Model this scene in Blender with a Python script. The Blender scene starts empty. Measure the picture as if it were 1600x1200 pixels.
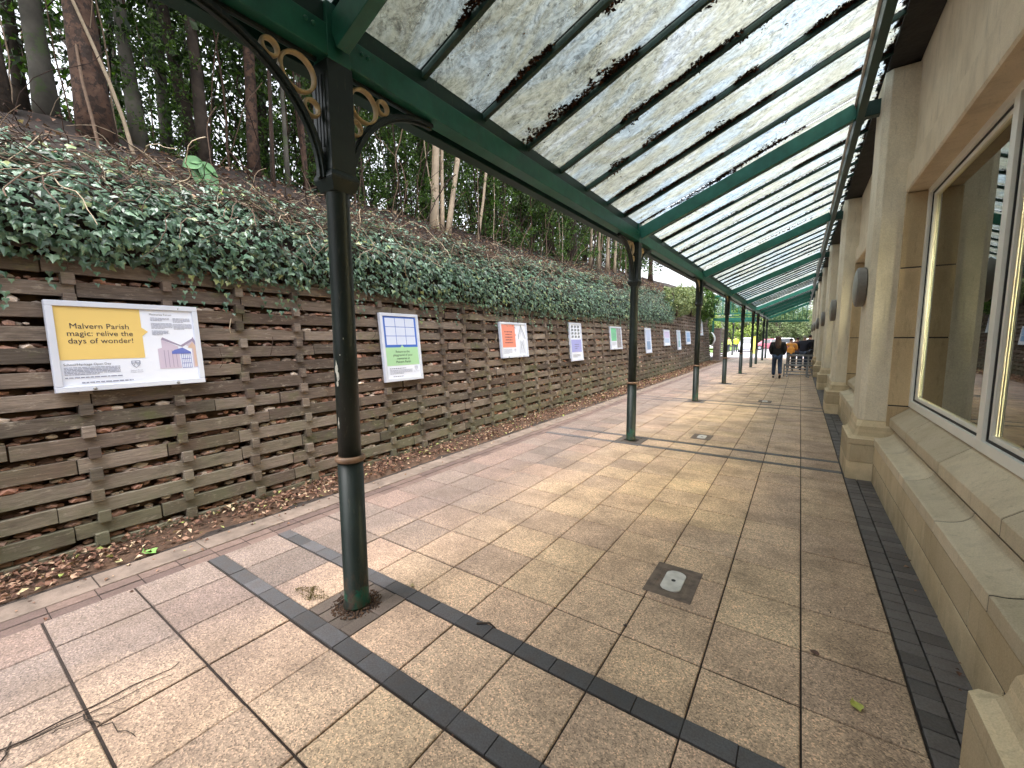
import bpy, math, random
from mathutils import Vector, Matrix, Euler, noise
R = math.radians
sc = bpy.context.scene
COL = sc.collection
PI = math.pi

# ------------------------------------------------------------------ camera
cam = bpy.data.cameras.new('camera')
cam.sensor_width = 36.0
cam.lens = 653.0 / 1600 * 36
cam.clip_start = 0.05
cam.clip_end = 600
co = bpy.data.objects.new('camera', cam)
COL.objects.link(co)
def cam_axes(pitch, yaw, roll):
    cy, sy, cp, sp, cr, sr = math.cos(yaw), math.sin(yaw), math.cos(pitch), math.sin(pitch), math.cos(roll), math.sin(roll)
    f = Vector((-sy*cp, cy*cp, -sp)); r = Vector((cy, sy, 0)); u = r.cross(f)
    return cr*r + sr*u, -sr*r + cr*u, f
rx, ux, fx = cam_axes(R(6.07), R(34.5), R(-.316))
co.matrix_world = Matrix(((rx.x, ux.x, -fx.x, 0), (rx.y, ux.y, -fx.y, 0), (rx.z, ux.z, -fx.z, 1.6), (0, 0, 0, 1)))
sc.camera = co

# ------------------------------------------------------------------ light (overcast)
SUN_EL, SUN_AZ = 68, 185
world = bpy.data.worlds.new('World'); sc.world = world
world.use_nodes = True
wt = world.node_tree; wt.nodes.clear()
sky = wt.nodes.new('ShaderNodeTexSky'); sky.sky_type = 'NISHITA'; sky.sun_disc = False
sky.sun_elevation = R(SUN_EL); sky.sun_rotation = R(SUN_AZ); sky.dust_density = 4; sky.air_density = 1.0
hs = wt.nodes.new('ShaderNodeHueSaturation'); hs.inputs['Saturation'].default_value = .22
bg = wt.nodes.new('ShaderNodeBackground'); bg.inputs['Strength'].default_value = .15
wo = wt.nodes.new('ShaderNodeOutputWorld')
wt.links.new(sky.outputs[0], hs.inputs['Color']); wt.links.new(hs.outputs[0], bg.inputs[0]); wt.links.new(bg.outputs[0], wo.inputs[0])
sun = bpy.data.lights.new('sun', 'SUN'); sun.energy = 1.4; sun.angle = R(55); sun.color = (1, .98, .96)
so = bpy.data.objects.new('sun', sun); COL.objects.link(so)
el, az = R(SUN_EL), R(SUN_AZ)
sd = Vector((math.sin(az)*math.cos(el), math.cos(az)*math.cos(el), math.sin(el)))
so.rotation_euler = sd.to_track_quat('Z', 'Y').to_euler(); so.location = (0, -5, 20)
sc.view_settings.view_transform = 'Standard'; sc.view_settings.look = 'None'
sc.view_settings.exposure = 2.05; sc.view_settings.gamma = 1
try:
    sc.cycles.max_bounces = 8; sc.cycles.transparent_max_bounces = 16; sc.cycles.diffuse_bounces = 4
    sc.cycles.caustics_reflective = False; sc.cycles.caustics_refractive = False
except Exception: pass

# ------------------------------------------------------------------ helpers
class MB:
    def __init__(s): s.v = []; s.f = []; s.m = []; s.mi = 0
    def add(s, vs, fs):
        n = len(s.v); s.v.extend([tuple(p) for p in vs]); s.f.extend([tuple(i+n for i in f) for f in fs]); s.m.extend([s.mi]*len(fs))
    def box(s, x0, x1, y0, y1, z0, z1):
        s.add([(x0,y0,z0),(x1,y0,z0),(x1,y1,z0),(x0,y1,z0),(x0,y0,z1),(x1,y0,z1),(x1,y1,z1),(x0,y1,z1)],
              [(0,3,2,1),(4,5,6,7),(0,1,5,4),(1,2,6,5),(2,3,7,6),(3,0,4,7)])
    def hexa(s, p):  # 8 points, bottom ring 0-3, top ring 4-7
        s.add(p, [(0,3,2,1),(4,5,6,7),(0,1,5,4),(1,2,6,5),(2,3,7,6),(3,0,4,7)])
    def bar(s, a, b, w, h, up=(0,0,1)):  # beam from a to b, width w, depth h (b..a are on its axis)
        a, b = Vector(a), Vector(b); d = (b-a).normalized(); sdv = d.cross(Vector(up)).normalized(); u = sdv.cross(d).normalized()
        o = [(-w/2,-h/2),(w/2,-h/2),(w/2,h/2),(-w/2,h/2)]
        s.add([a+sdv*i+u*j for i, j in o]+[b+sdv*i+u*j for i, j in o], [(0,1,2,3),(7,6,5,4),(0,4,5,1),(1,5,6,2),(2,6,7,3),(3,7,4,0)])
    def extrude_y(s, prof, y0, y1):  # prof: list of (x,z), closed
        n = len(prof)
        s.add([(x, y0, z) for x, z in prof]+[(x, y1, z) for x, z in prof],
              [tuple(range(n))[::-1], tuple(range(n, 2*n))]+[(i, (i+1) % n, n+(i+1) % n, n+i) for i in range(n)])
    def prism_z(s, poly, z0, z1, poly2=None):
        n = len(poly); p2 = poly2 or poly
        s.add([(x, y, z0) for x, y in poly]+[(x, y, z1) for x, y in p2],
              [tuple(range(n))[::-1], tuple(range(n, 2*n))]+[(i, (i+1) % n, n+(i+1) % n, n+i) for i in range(n)])
    def tube(s, pts, rad, n=8, cap=True):
        pts = [Vector(p) for p in pts]; m = len(pts)
        if not hasattr(rad, '__len__'): rad = [rad]*m
        vs = []; prev = None
        for i, p in enumerate(pts):
            d = (pts[min(i+1, m-1)]-pts[max(i-1, 0)])
            d = d.normalized() if d.length > 1e-9 else Vector((0,0,1))
            if prev is None:
                a = d.orthogonal().normalized()
            else:
                a = prev - d*prev.dot(d); a = a.normalized() if a.length > 1e-6 else d.orthogonal().normalized()
            prev = a; b = d.cross(a)
            for k in range(n):
                t = 2*PI*k/n; vs.append(p+(a*math.cos(t)+b*math.sin(t))*rad[i])
        fs = [(i*n+k, i*n+(k+1) % n, (i+1)*n+(k+1) % n, (i+1)*n+k) for i in range(m-1) for k in range(n)]
        if cap: fs += [tuple(range(n))[::-1], tuple(range((m-1)*n, m*n))]
        s.add(vs, fs)
    def torus(s, c, ax, R1, r, n=24, k=8, flat=1.0):
        c = Vector(c); ax = Vector(ax).normalized(); a = ax.orthogonal().normalized(); b = ax.cross(a)
        vs = []
        for i in range(n):
            t = 2*PI*i/n; d = a*math.cos(t)+b*math.sin(t)
            for j in range(k):
                q = 2*PI*j/k; vs.append(c+d*(R1+r*math.cos(q))+ax*(r*flat*math.sin(q)))
        s.add(vs, [(i*k+j, ((i+1) % n)*k+j, ((i+1) % n)*k+(j+1) % k, i*k+(j+1) % k) for i in range(n) for j in range(k)])
    def lathe(s, prof, n=24, c=(0,0,0), ax='z'):  # prof: (r,h)
        vs = []
        for r, h in prof:
            for k in range(n):
                t = 2*PI*k/n; x, y = r*math.cos(t), r*math.sin(t)
                vs.append((c[0]+x, c[1]+y, c[2]+h) if ax == 'z' else (c[0]+h, c[1]+x, c[2]+y))
        m = len(prof)
        s.add(vs, [(i*n+k, i*n+(k+1) % n, (i+1)*n+(k+1) % n, (i+1)*n+k) for i in range(m-1) for k in range(n)]+[tuple(range(n))[::-1], tuple(range((m-1)*n, m*n))])
    def blob(s, c, r, seed=0, sub=1, jag=.25):
        vs, fs = ICO[sub]; c = Vector(c); rr = r if hasattr(r, '__len__') else (r, r, r); q = random.Random(seed)
        s.add([c+Vector((v.x*rr[0], v.y*rr[1], v.z*rr[2]))*(1+q.uniform(-jag, jag)) for v in vs], fs)
    def build(s, name, mat, parent=None, smooth=False, bevel=0, loc=None):
        me = bpy.data.meshes.new(name); me.from_pydata(s.v, [], s.f)
        for m in (mat if isinstance(mat, (list, tuple)) else [mat]): me.materials.append(m)
        if isinstance(mat, (list, tuple)): me.polygons.foreach_set('material_index', s.m)
        if smooth: me.polygons.foreach_set('use_smooth', [True]*len(me.polygons))
        me.update()
        o = bpy.data.objects.new(name, me); COL.objects.link(o)
        if parent: o.parent = parent
        if loc: o.location = loc
        if bevel:
            b = o.modifiers.new('bevel', 'BEVEL'); b.width = bevel; b.segments = 2; b.limit_method = 'ANGLE'; b.angle_limit = R(40)
        return o
import bmesh
ICO = {}
for sub in (1, 2, 3):
    bm_ = bmesh.new(); bmesh.ops.create_icosphere(bm_, subdivisions=sub, radius=1)
    bm_.verts.ensure_lookup_table(); ICO[sub] = ([v.co.copy() for v in bm_.verts], [tuple(v.index for v in f.verts) for f in bm_.faces]); bm_.free()

def tag(o, label=None, cat=None, group=None, kind=None):
    if label: o['label'] = label
    if cat: o['category'] = cat
    if group: o['group'] = group
    if kind: o['kind'] = kind
    return o
def empty(name, loc=(0,0,0), rz=0):
    o = bpy.data.objects.new(name, None); COL.objects.link(o); o.location = loc; o.rotation_euler = (0, 0, rz); o.empty_display_size = .1
    return o
KIDS = {}
def copy_tree(o, loc=None, rz=None, label=None, parent=None, scale=None):
    c = o.copy(); COL.objects.link(c)
    if parent: c.parent = parent
    if loc is not None: c.location = loc
    if rz is not None: c.rotation_euler.z = rz
    if scale is not None: c.scale = scale
    if label: c['label'] = label
    for ch in [x for x in bpy.data.objects if x.parent is o]: copy_tree(ch, parent=c)
    return c

# ------------------------------------------------------------------ materials
def S(v): # srgb 0-255 -> linear
    v = v/255; return v/12.92 if v <= .04045 else ((v+.055)/1.055)**2.4
def rgb(r, g, b): return (S(r), S(g), S(b), 1)
class NT:
    def __init__(s, name):
        s.m = bpy.data.materials.new(name); s.m.use_nodes = True; s.t = s.m.node_tree; s.t.nodes.clear()
        s.out = s.t.nodes.new('ShaderNodeOutputMaterial')
    def n(s, kind, **kw):
        x = s.t.nodes.new('ShaderNode'+kind)
        for k, v in kw.items():
            if k in x.inputs: x.inputs[k].default_value = v
            else: setattr(x, k, v)
        return x
    def l(s, a, b): s.t.links.new(a, b)
    def coord(s, scale=(1,1,1), obj=True, loc=(0,0,0)):
        tc = s.n('TexCoord'); mp = s.n('Mapping'); mp.inputs['Scale'].default_value = scale; mp.inputs['Location'].default_value = loc
        s.l(tc.outputs['Object' if obj else 'Generated'], mp.inputs[0]); return mp.outputs[0]
    def wcoord(s, scale=(1,1,1)):
        g = s.n('NewGeometry'); mp = s.n('Mapping'); mp.inputs['Scale'].default_value = scale; s.l(g.outputs['Position'], mp.inputs[0]); return mp.outputs[0]
    def noise(s, vec, scale, detail=4, rough=.55, dist=0):
        x = s.n('TexNoise', Scale=scale, Detail=detail, Roughness=rough, Distortion=dist); s.l(vec, x.inputs['Vector']); return x.outputs['Fac']
    def ramp(s, fac, stops, interp='LINEAR'):
        r = s.n('ValToRGB'); r.color_ramp.interpolation = interp; e = r.color_ramp.elements
        while len(e) < len(stops): e.new(.5)
        for i, (p, c) in enumerate(stops):
            e[i].position = p; e[i].color = c if len(c) == 4 else (*c, 1)
        s.l(fac, r.inputs[0]); return r.outputs[0]
    def mix(s, fac, a, b, mode='MIX'):
        x = s.n('Mix'); x.data_type = 'RGBA'; x.blend_type = mode
        for sock, v in ((x.inputs[0], fac), (x.inputs[6], a), (x.inputs[7], b)):
            if hasattr(v, 'node'): s.l(v, sock)
            else: sock.default_value = v
        return x.outputs[2]
    def math(s, op, a, b=None, clamp=False):
        x = s.n('Math'); x.operation = op; x.use_clamp = clamp
        for i, v in enumerate((a, b)):
            if v is None: continue
            if hasattr(v, 'node'): s.l(v, x.inputs[i])
            else: x.inputs[i].default_value = v
        return x.outputs[0]
    def bump(s, h, strength=.3, dist=.01):
        b = s.n('Bump', Strength=strength, Distance=dist); s.l(h, b.inputs['Height']); return b.outputs[0]
    def prin(s, col, rough=.6, normal=None, metal=0, spec=.5, **kw):
        p = s.n('BsdfPrincipled'); p.inputs['Metallic'].default_value = metal; p.inputs['Specular IOR Level'].default_value = spec
        for k, v in kw.items(): p.inputs[k].default_value = v
        for sock, v in ((p.inputs['Base Color'], col), (p.inputs['Roughness'], rough)):
            if hasattr(v, 'node'): s.l(v, sock)
            else: sock.default_value = v
        if normal: s.l(normal, p.inputs['Normal'])
        s.l(p.outputs[0], s.out.inputs[0]); return p
G4 = lambda v: (v, v, v, 1)
def mul(c, k): return (c[0]*k, c[1]*k, c[2]*k, 1)

def simple(name, col, rough=.6, metal=0, var=.15, scale=6, bump=0.0, bscale=40, spec=.5, wear=None):
    t = NT(name); c = t.wcoord()
    n1 = t.noise(c, scale, 5)
    cc = t.ramp(n1, [(.3, mul(col, 1-var)), (.7, mul(col, 1+var))])
    if wear:
        n2 = t.noise(c, wear[1], 6, .7); w = t.ramp(n2, [(wear[2], G4(0)), (wear[2]+.04, G4(1))]); cc = t.mix(w, cc, wear[0])
    nm = t.bump(t.noise(c, bscale, 4), bump, .01) if bump else None
    t.prin(cc, rough, nm, metal, spec); return t.m
M = {}
# paving slabs: exposed aggregate, per-slab tone, dirt
def slab_mat():
    t = NT('paving_slab'); c = t.wcoord()
    g = t.n('NewGeometry'); isl = g.outputs['Random Per Island']
    sep = t.n('SeparateXYZ'); t.l(g.outputs['Position'], sep.inputs[0]); X = sep.outputs[0]
    base = t.ramp(isl, [(0, rgb(190,163,142)), (.2, rgb(203,175,150)), (.4, rgb(210,181,151)), (.6, rgb(198,169,146)), (.8, rgb(212,184,153)), (1, rgb(194,165,143))])
    grey = t.ramp(isl, [(0, rgb(114,102,96)), (.3, rgb(134,119,111)), (.6, rgb(122,107,100)), (1, rgb(140,119,110))])
    # trodden, damp grey zone towards the wall and beside the shop front; wall-side grey deepened to offset light
    w = t.math('ADD', X, t.math('MULTIPLY', t.math('SUBTRACT', t.noise(c, .9, 3), .5), 1.3))
    w = t.math('ADD', w, t.math('MULTIPLY', t.math('SUBTRACT', isl, .5), .3))
    f1 = t.ramp(t.math('DIVIDE', t.math('ADD', w, 3.0), 1.5, True), [(.1, G4(1)), (.9, G4(0))])
    cb = t.mix(f1, base, grey)
    f2 = t.ramp(t.math('ADD', t.math('MULTIPLY', t.math('SUBTRACT', X, .05), 3.0, True), t.math('MULTIPLY', t.math('SUBTRACT', t.noise(c, 6, 4), .5), .8)), [(.1, G4(0)), (.7, G4(.6))])
    cb = t.mix(f2, cb, rgb(156,132,112))
    # pale worn rim next to the brick edging
    rim = t.ramp(t.math('ADD', t.math('MULTIPLY', t.math('SUBTRACT', X, .40), 10, True), t.math('MULTIPLY', t.math('SUBTRACT', t.noise(c, 8, 3), .5), 1.6)), [(.3, G4(0)), (.8, G4(.7))])
    cb = t.mix(rim, cb, rgb(172,150,126))
    # aggregate
    vo = t.n('TexVoronoi', Scale=165); t.l(c, vo.inputs['Vector'])
    sepc = t.n('SeparateColor'); t.l(vo.outputs['Color'], sepc.inputs[0])
    sp = t.ramp(sepc.outputs[0], [(0, G4(.42)), (.2, G4(.72)), (.5, G4(.98)), (.8, G4(1.18)), (1, (1.7,1.65,1.55,1))])
    cb = t.mix(1.0, cb, sp, 'MULTIPLY')
    st = t.noise(c, 2.2, 6, .65); cb = t.mix(t.ramp(st, [(.42, G4(0)), (.68, G4(.5))]), cb, rgb(98,84,74))
    s2 = t.noise(c, 16, 5, .7); cb = t.mix(t.ramp(s2, [(.55, G4(0)), (.75, G4(.4))]), cb, rgb(84,72,62))
    sp2 = t.n('TexVoronoi', Scale=9); t.l(c, sp2.inputs['Vector'])
    gum = t.ramp(sp2.outputs['Distance'], [(.035, G4(.55)), (.06, G4(0))]); cb = t.mix(gum, cb, rgb(90,80,72))
    h = t.math('ADD', vo.outputs['Distance'], t.math('MULTIPLY', st, .6))
    nm = t.bump(h, .35, .004)
    ro = t.ramp(st, [(.3, G4(.55)), (.7, G4(.8))])
    t.prin(cb, ro, nm, spec=.35); return t.m
M['slab'] = slab_mat()
def brick_mat(name, c1, c2, sc_=120):
    t = NT(name); c = t.wcoord(); isl = t.n('NewGeometry').outputs['Random Per Island']
    cb = t.ramp(isl, [(0, c1), (1, c2)])
    n = t.noise(c, 12, 6, .7); cb = t.mix(t.ramp(n, [(.4, G4(0)), (.75, G4(.55))]), cb, rgb(78,66,58))
    f = t.noise(c, sc_, 3); cb = t.mix(1, cb, t.ramp(f, [(.3, G4(.75)), (.7, G4(1.2))]), 'MULTIPLY')
    t.prin(cb, .6, t.bump(f, .3, .003), spec=.4); return t.m
M['bluebrick'] = brick_mat('blue_grey_brick', rgb(70,70,72), rgb(92,91,94))
M['darkbrick'] = brick_mat('charcoal_brick', rgb(76,73,73), rgb(104,99,98))
M['purplebrick'] = brick_mat('purple_brick', rgb(96,80,76), rgb(122,102,94))
M['postbrick'] = brick_mat('post_brick', rgb(84,76,70), rgb(108,96,88))
M['pierbrick'] = brick_mat('pier_brick', rgb(98,82,84), rgb(136,114,108))
M['joint'] = simple('joint_sand', rgb(48,40,36), .95, var=.35, scale=14, bump=.5, bscale=90)
M['concrete'] = simple('weathered_concrete', rgb(116,102,92), .85, var=.4, scale=6, bump=.4, bscale=60)
M['soil'] = simple('leafy_soil', rgb(78,58,44), .95, var=.45, scale=9, bump=.8, bscale=30)
M['asphalt'] = simple('car_park_asphalt', rgb(150,146,150), .8, var=.08, scale=2, bump=.2, bscale=80)
M['grass'] = simple('verge_grass', rgb(96,120,50), .9, var=.3, scale=3)
# painted steel
def paint(name, col, chips=None, low=None, rough=.35):
    t = NT(name); c = t.wcoord()
    n = t.noise(c, 7, 6, .6); cc = t.ramp(n, [(.3, mul(col, .75)), (.7, mul(col, 1.25))])
    sp = t.noise(t.wcoord((1,1,.25)), 55, 4, .7); cc = t.mix(t.ramp(sp, [(.6, G4(0)), (.75, G4(.35))]), cc, rgb(96,92,80))
    if low:
        sep = t.n('SeparateXYZ'); t.l(t.n('NewGeometry').outputs['Position'], sep.inputs[0])
        k = t.math('SUBTRACT', 1.0, t.math('DIVIDE', sep.outputs[2], .55, True))
        m2 = t.math('MULTIPLY', t.noise(c, 9, 6, .7), t.math('ADD', k, .35))
        cc = t.mix(t.ramp(m2, [(.57, G4(0)), (.62, G4(1))]), cc, rgb(14,70,56))
        m3 = t.math('MULTIPLY', t.noise(t.wcoord((1.3,1.3,.6)), 22, 6, .75), t.math('ADD', t.math('MULTIPLY', k, .9), .42))
        cc = t.mix(t.ramp(m3, [(.52, G4(0)), (.72, G4(.75))]), cc, rgb(70,54,42))
    if chips:
        m = t.noise(t.wcoord((1,1,.6)), 6.5, 7, .8); cc = t.mix(t.ramp(m, [(.70, G4(0)), (.71, G4(1))]), cc, chips)
    t.prin(cc, rough, t.bump(t.noise(c, 30, 4), .08, .004), spec=.32); return t.m
M['post'] = paint('black_green_paint', (.009,.016,.014,1), low=True, rough=.45)
M['postcap'] = paint('black_green_paint_upper', (.010,.017,.016,1), rough=.42)
M['green'] = paint('green_paint', (.016,.105,.076,1), rough=.38)
M['darkgreen'] = paint('dark_green_paint_and_shade', (.006,.030,.022,1), rough=.45)
M['gold'] = simple('tan_gold_paint', rgb(186,164,126), .42, var=.2, scale=20, bump=.2)
M['collar'] = simple('rusty_tan_paint', rgb(118,92,72), .55, var=.3, scale=25, bump=.3)
M['flash'] = simple('dirty_lead_and_gap_shade', rgb(40,38,38), .8, var=.4, scale=8, bump=.6, bscale=25)
M['galv'] = simple('galvanised_steel', rgb(150,152,156), .45, metal=.6, var=.15, scale=12)
M['iron'] = simple('rusty_iron', rgb(108,94,84), .75, var=.35, scale=18, bump=.5, bscale=70)
M['alu'] = simple('worn_aluminium', rgb(200,196,190), .5, metal=.1, var=.2, scale=15, bump=.2)
M['black'] = simple('black_rubber', rgb(22,22,24), .6, var=.1)
M['upvc'] = simple('cream_window_frame', rgb(230,229,222), .4, var=.04, scale=3)
M['frame'] = simple('silver_poster_frame', rgb(206,212,228), .4, metal=.1, var=.05, scale=4)
M['lampgrey'] = simple('grey_lamp_rim', rgb(112,108,104), .5, var=.15, scale=10)
M['lampface'] = simple('dusty_lamp_glass', rgb(156,156,150), .45, var=.12, scale=14)
# stone
def stone(name, c1, c2, grain=160, pits=True, isl=False):
    t = NT(name); c = t.wcoord(); n = t.noise(c, 2.3, 6, .6)
    cc = t.ramp(n, [(.3, c1), (.7, c2)])
    if isl: cc = t.mix(1, cc, t.ramp(t.n('NewGeometry').outputs['Random Per Island'], [(0, G4(.74)), (1, G4(1.12))]), 'MULTIPLY')
    f = t.noise(c, grain, 3, .6); cc = t.mix(1, cc, t.ramp(f, [(.3, G4(.86)), (.7, G4(1.1))]), 'MULTIPLY')
    d = t.noise(t.wcoord((1,1,.35)), 5, 6, .7); cc = t.mix(t.ramp(d, [(.5, G4(0)), (.75, G4(.38))]), cc, mul(c1, .5))
    st_ = t.noise(t.wcoord((3, 3, .5)), 7, 6, .75); cc = t.mix(t.ramp(st_, [(.55, G4(0)), (.7, G4(.4))]), cc, mul(c1, .42))
    sz = t.n('SeparateXYZ'); t.l(t.n('NewGeometry').outputs['Position'], sz.inputs[0])
    bs = t.math('SUBTRACT', .62, t.math('ADD', sz.outputs[2], t.math('MULTIPLY', t.noise(c, 4, 5), .9))); cc = t.mix(t.ramp(bs, [(0, G4(0)), (.35, G4(.55))]), cc, mul(c1, .38))
    h = f
    if pits:
        v = t.n('TexVoronoi', Scale=26); t.l(c, v.inputs['Vector']); p = t.ramp(v.outputs['Distance'], [(.04, G4(1)), (.09, G4(0))])
        vn = t.ramp(t.noise(c, 6, 2), [(.5, G4(0)), (.55, G4(1))]); p = t.math('MULTIPLY', p, vn)
        cc = t.mix(p, cc, mul(c1, .35)); h = t.math('SUBTRACT', f, p)
    t.prin(cc, .85, t.bump(h, .6, .008), spec=.25); return t.m
M['stone'] = stone('buff_cast_stone', rgb(206,190,164), rgb(224,210,186))
M['ashlar'] = stone('buff_ashlar', rgb(200,180,146), rgb(218,200,168), isl=True, pits=False)
M['sillstone'] = stone('sill_stone', rgb(206,190,162), rgb(224,209,184), isl=True, pits=False)
M['shaftstone'] = stone('pale_roughcast_stone', rgb(212,202,180), rgb(226,217,198), 85)
M['jambstone'] = stone('jamb_stone', rgb(192,168,132), rgb(206,184,148), isl=True, pits=False)
# timber of the crib wall
def timber():
    t = NT('weathered_timber'); g = t.n('NewGeometry'); isl = g.outputs['Random Per Island']; c = t.wcoord()
    sep = t.n('SeparateXYZ'); t.l(g.outputs['Position'], sep.inputs[0])
    cc = t.ramp(isl, [(0, rgb(76,66,60)), (.2, rgb(116,103,94)), (.4, rgb(92,79,71)), (.6, rgb(108,93,82)), (.8, rgb(136,124,114)), (1, rgb(86,78,71))])
    gr = t.noise(t.wcoord((14, 1.2, 22)), 5, 6, .7); cc = t.mix(1, cc, t.ramp(gr, [(.3, G4(.6)), (.7, G4(1.35))]), 'MULTIPLY')
    lo = t.math('SUBTRACT', 1.25, t.math('DIVIDE', sep.outputs[2], 1.9, True))
    al = t.math('MULTIPLY', t.noise(c, 1.6, 6, .65), lo)
    cc = t.mix(t.ramp(al, [(.40, G4(0)), (.66, G4(.62))]), cc, rgb(104,106,84))
    pale = t.noise(t.wcoord((1, 1, 3)), 9, 6, .75); cc = t.mix(t.ramp(pale, [(.56, G4(0)), (.72, G4(.6))]), cc, rgb(182,172,158))
    mo = t.noise(t.wcoord((1, .7, 1)), 2.6, 6, .7); cc = t.mix(t.ramp(mo, [(.55, G4(0)), (.7, G4(.55))]), cc, rgb(96,104,62))
    dk = t.noise(t.wcoord((1, .5, 2)), 3.5, 5, .7); cc = t.mix(t.ramp(dk, [(.52, G4(0)), (.7, G4(.6))]), cc, rgb(56,48,42))
    t.prin(cc, .85, t.bump(gr, .5, .006), spec=.2); return t.m
M['timber'] = timber()
def island(name, stops, rough=.8, spec=.3, trans=0, bump=0):
    t = NT(name); isl = t.n('NewGeometry').outputs['Random Per Island']; cc = t.ramp(isl, stops)
    n = t.noise(t.wcoord(), 30, 3); cc = t.mix(1, cc, t.ramp(n, [(.3, G4(.8)), (.7, G4(1.15))]), 'MULTIPLY')
    if trans:
        d = t.n('BsdfPrincipled', Roughness=rough); d.inputs['Specular IOR Level'].default_value = spec; t.l(cc, d.inputs['Base Color'])
        tr = t.n('BsdfTranslucent'); t.l(t.mix(1, cc, (1.3,1.5,.7,1), 'MULTIPLY'), tr.inputs[0])
        mx = t.n('MixShader', Fac=trans); t.l(d.outputs[0], mx.inputs[1]); t.l(tr.outputs[0], mx.inputs[2]); t.l(mx.outputs[0], t.out.inputs[0])
    else: t.prin(cc, rough, t.bump(n, bump, .01) if bump else None, spec=spec)
    return t.m
M['rubble'] = island('rubble_stone', [(0, rgb(84,62,54)), (.3, rgb(138,108,94)), (.55, rgb(178,132,114)), (.8, rgb(132,118,108)), (1, rgb(222,204,190))], .9, bump=.5)
M['ivy'] = island('ivy_leaf', [(0, rgb(48,72,54)), (.35, rgb(68,98,76)), (.7, rgb(90,122,98)), (.93, rgb(122,152,122)), (1, rgb(160,168,106))], .3, .7, .12)  # paler grey-green tones put sky sheen and highlights into the leaf colour
M['ivy2'] = island('yellow_green_leaf', [(0, rgb(76,92,54)), (.5, rgb(112,126,82)), (1, rgb(158,164,118))], .5, .4, .2)
M['leafdark'] = island('evergreen_leaf', [(0, rgb(20,34,12)), (.5, rgb(38,58,22)), (.9, rgb(62,88,34)), (1, rgb(92,118,48))], .45, .45, .3)
M['leafmid'] = island('laurel_leaf', [(0, rgb(34,54,20)), (.5, rgb(60,88,34)), (1, rgb(98,128,54))], .42, .5, .35)
M['leafconif'] = island('conifer_leaf', [(0, rgb(20,32,12)), (.6, rgb(36,52,20)), (1, rgb(56,72,30))], .7, .3, .15)
M['litter'] = island('dead_leaf', [(0, rgb(60,42,35)), (.3, rgb(98,70,58)), (.6, rgb(130,96,80)), (.85, rgb(160,128,108)), (.96, rgb(206,184,156)), (1, rgb(150,166,86))], .8, .3, .1)
M['rooflitter'] = island('roof_dead_leaf', [(0, rgb(24,16,12)), (.5, rgb(44,28,20)), (.9, rgb(70,44,30)), (1, rgb(110,68,44))], .85, .2, .15)
M['twig'] = island('dead_stem', [(0, rgb(46,34,29)), (.45, rgb(80,62,52)), (.8, rgb(120,100,84)), (1, rgb(184,168,144))], .85)
M['bark'] = simple('dark_bark', rgb(58,48,40), .9, var=.5, scale=8, bump=1, bscale=22)
M['barkred'] = simple('red_brown_bark', rgb(84,62,50), .9, var=.5, scale=9, bump=1, bscale=26, wear=(rgb(50,38,32), 12, .5))
M['barkgrey'] = simple('grey_bark', rgb(86,82,74), .85, var=.45, scale=4, bump=.6, bscale=22, wear=(rgb(78,88,60), 3, .55))
M['barkpale'] = simple('pale_smooth_bark', rgb(168,150,128), .75, var=.2, scale=5, bump=.4, bscale=16, wear=(rgb(112,98,78), 4, .6))
M['bank'] = simple('bank_soil', rgb(40,30,25), .95, var=.6, scale=7, bump=1, bscale=12)
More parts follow.
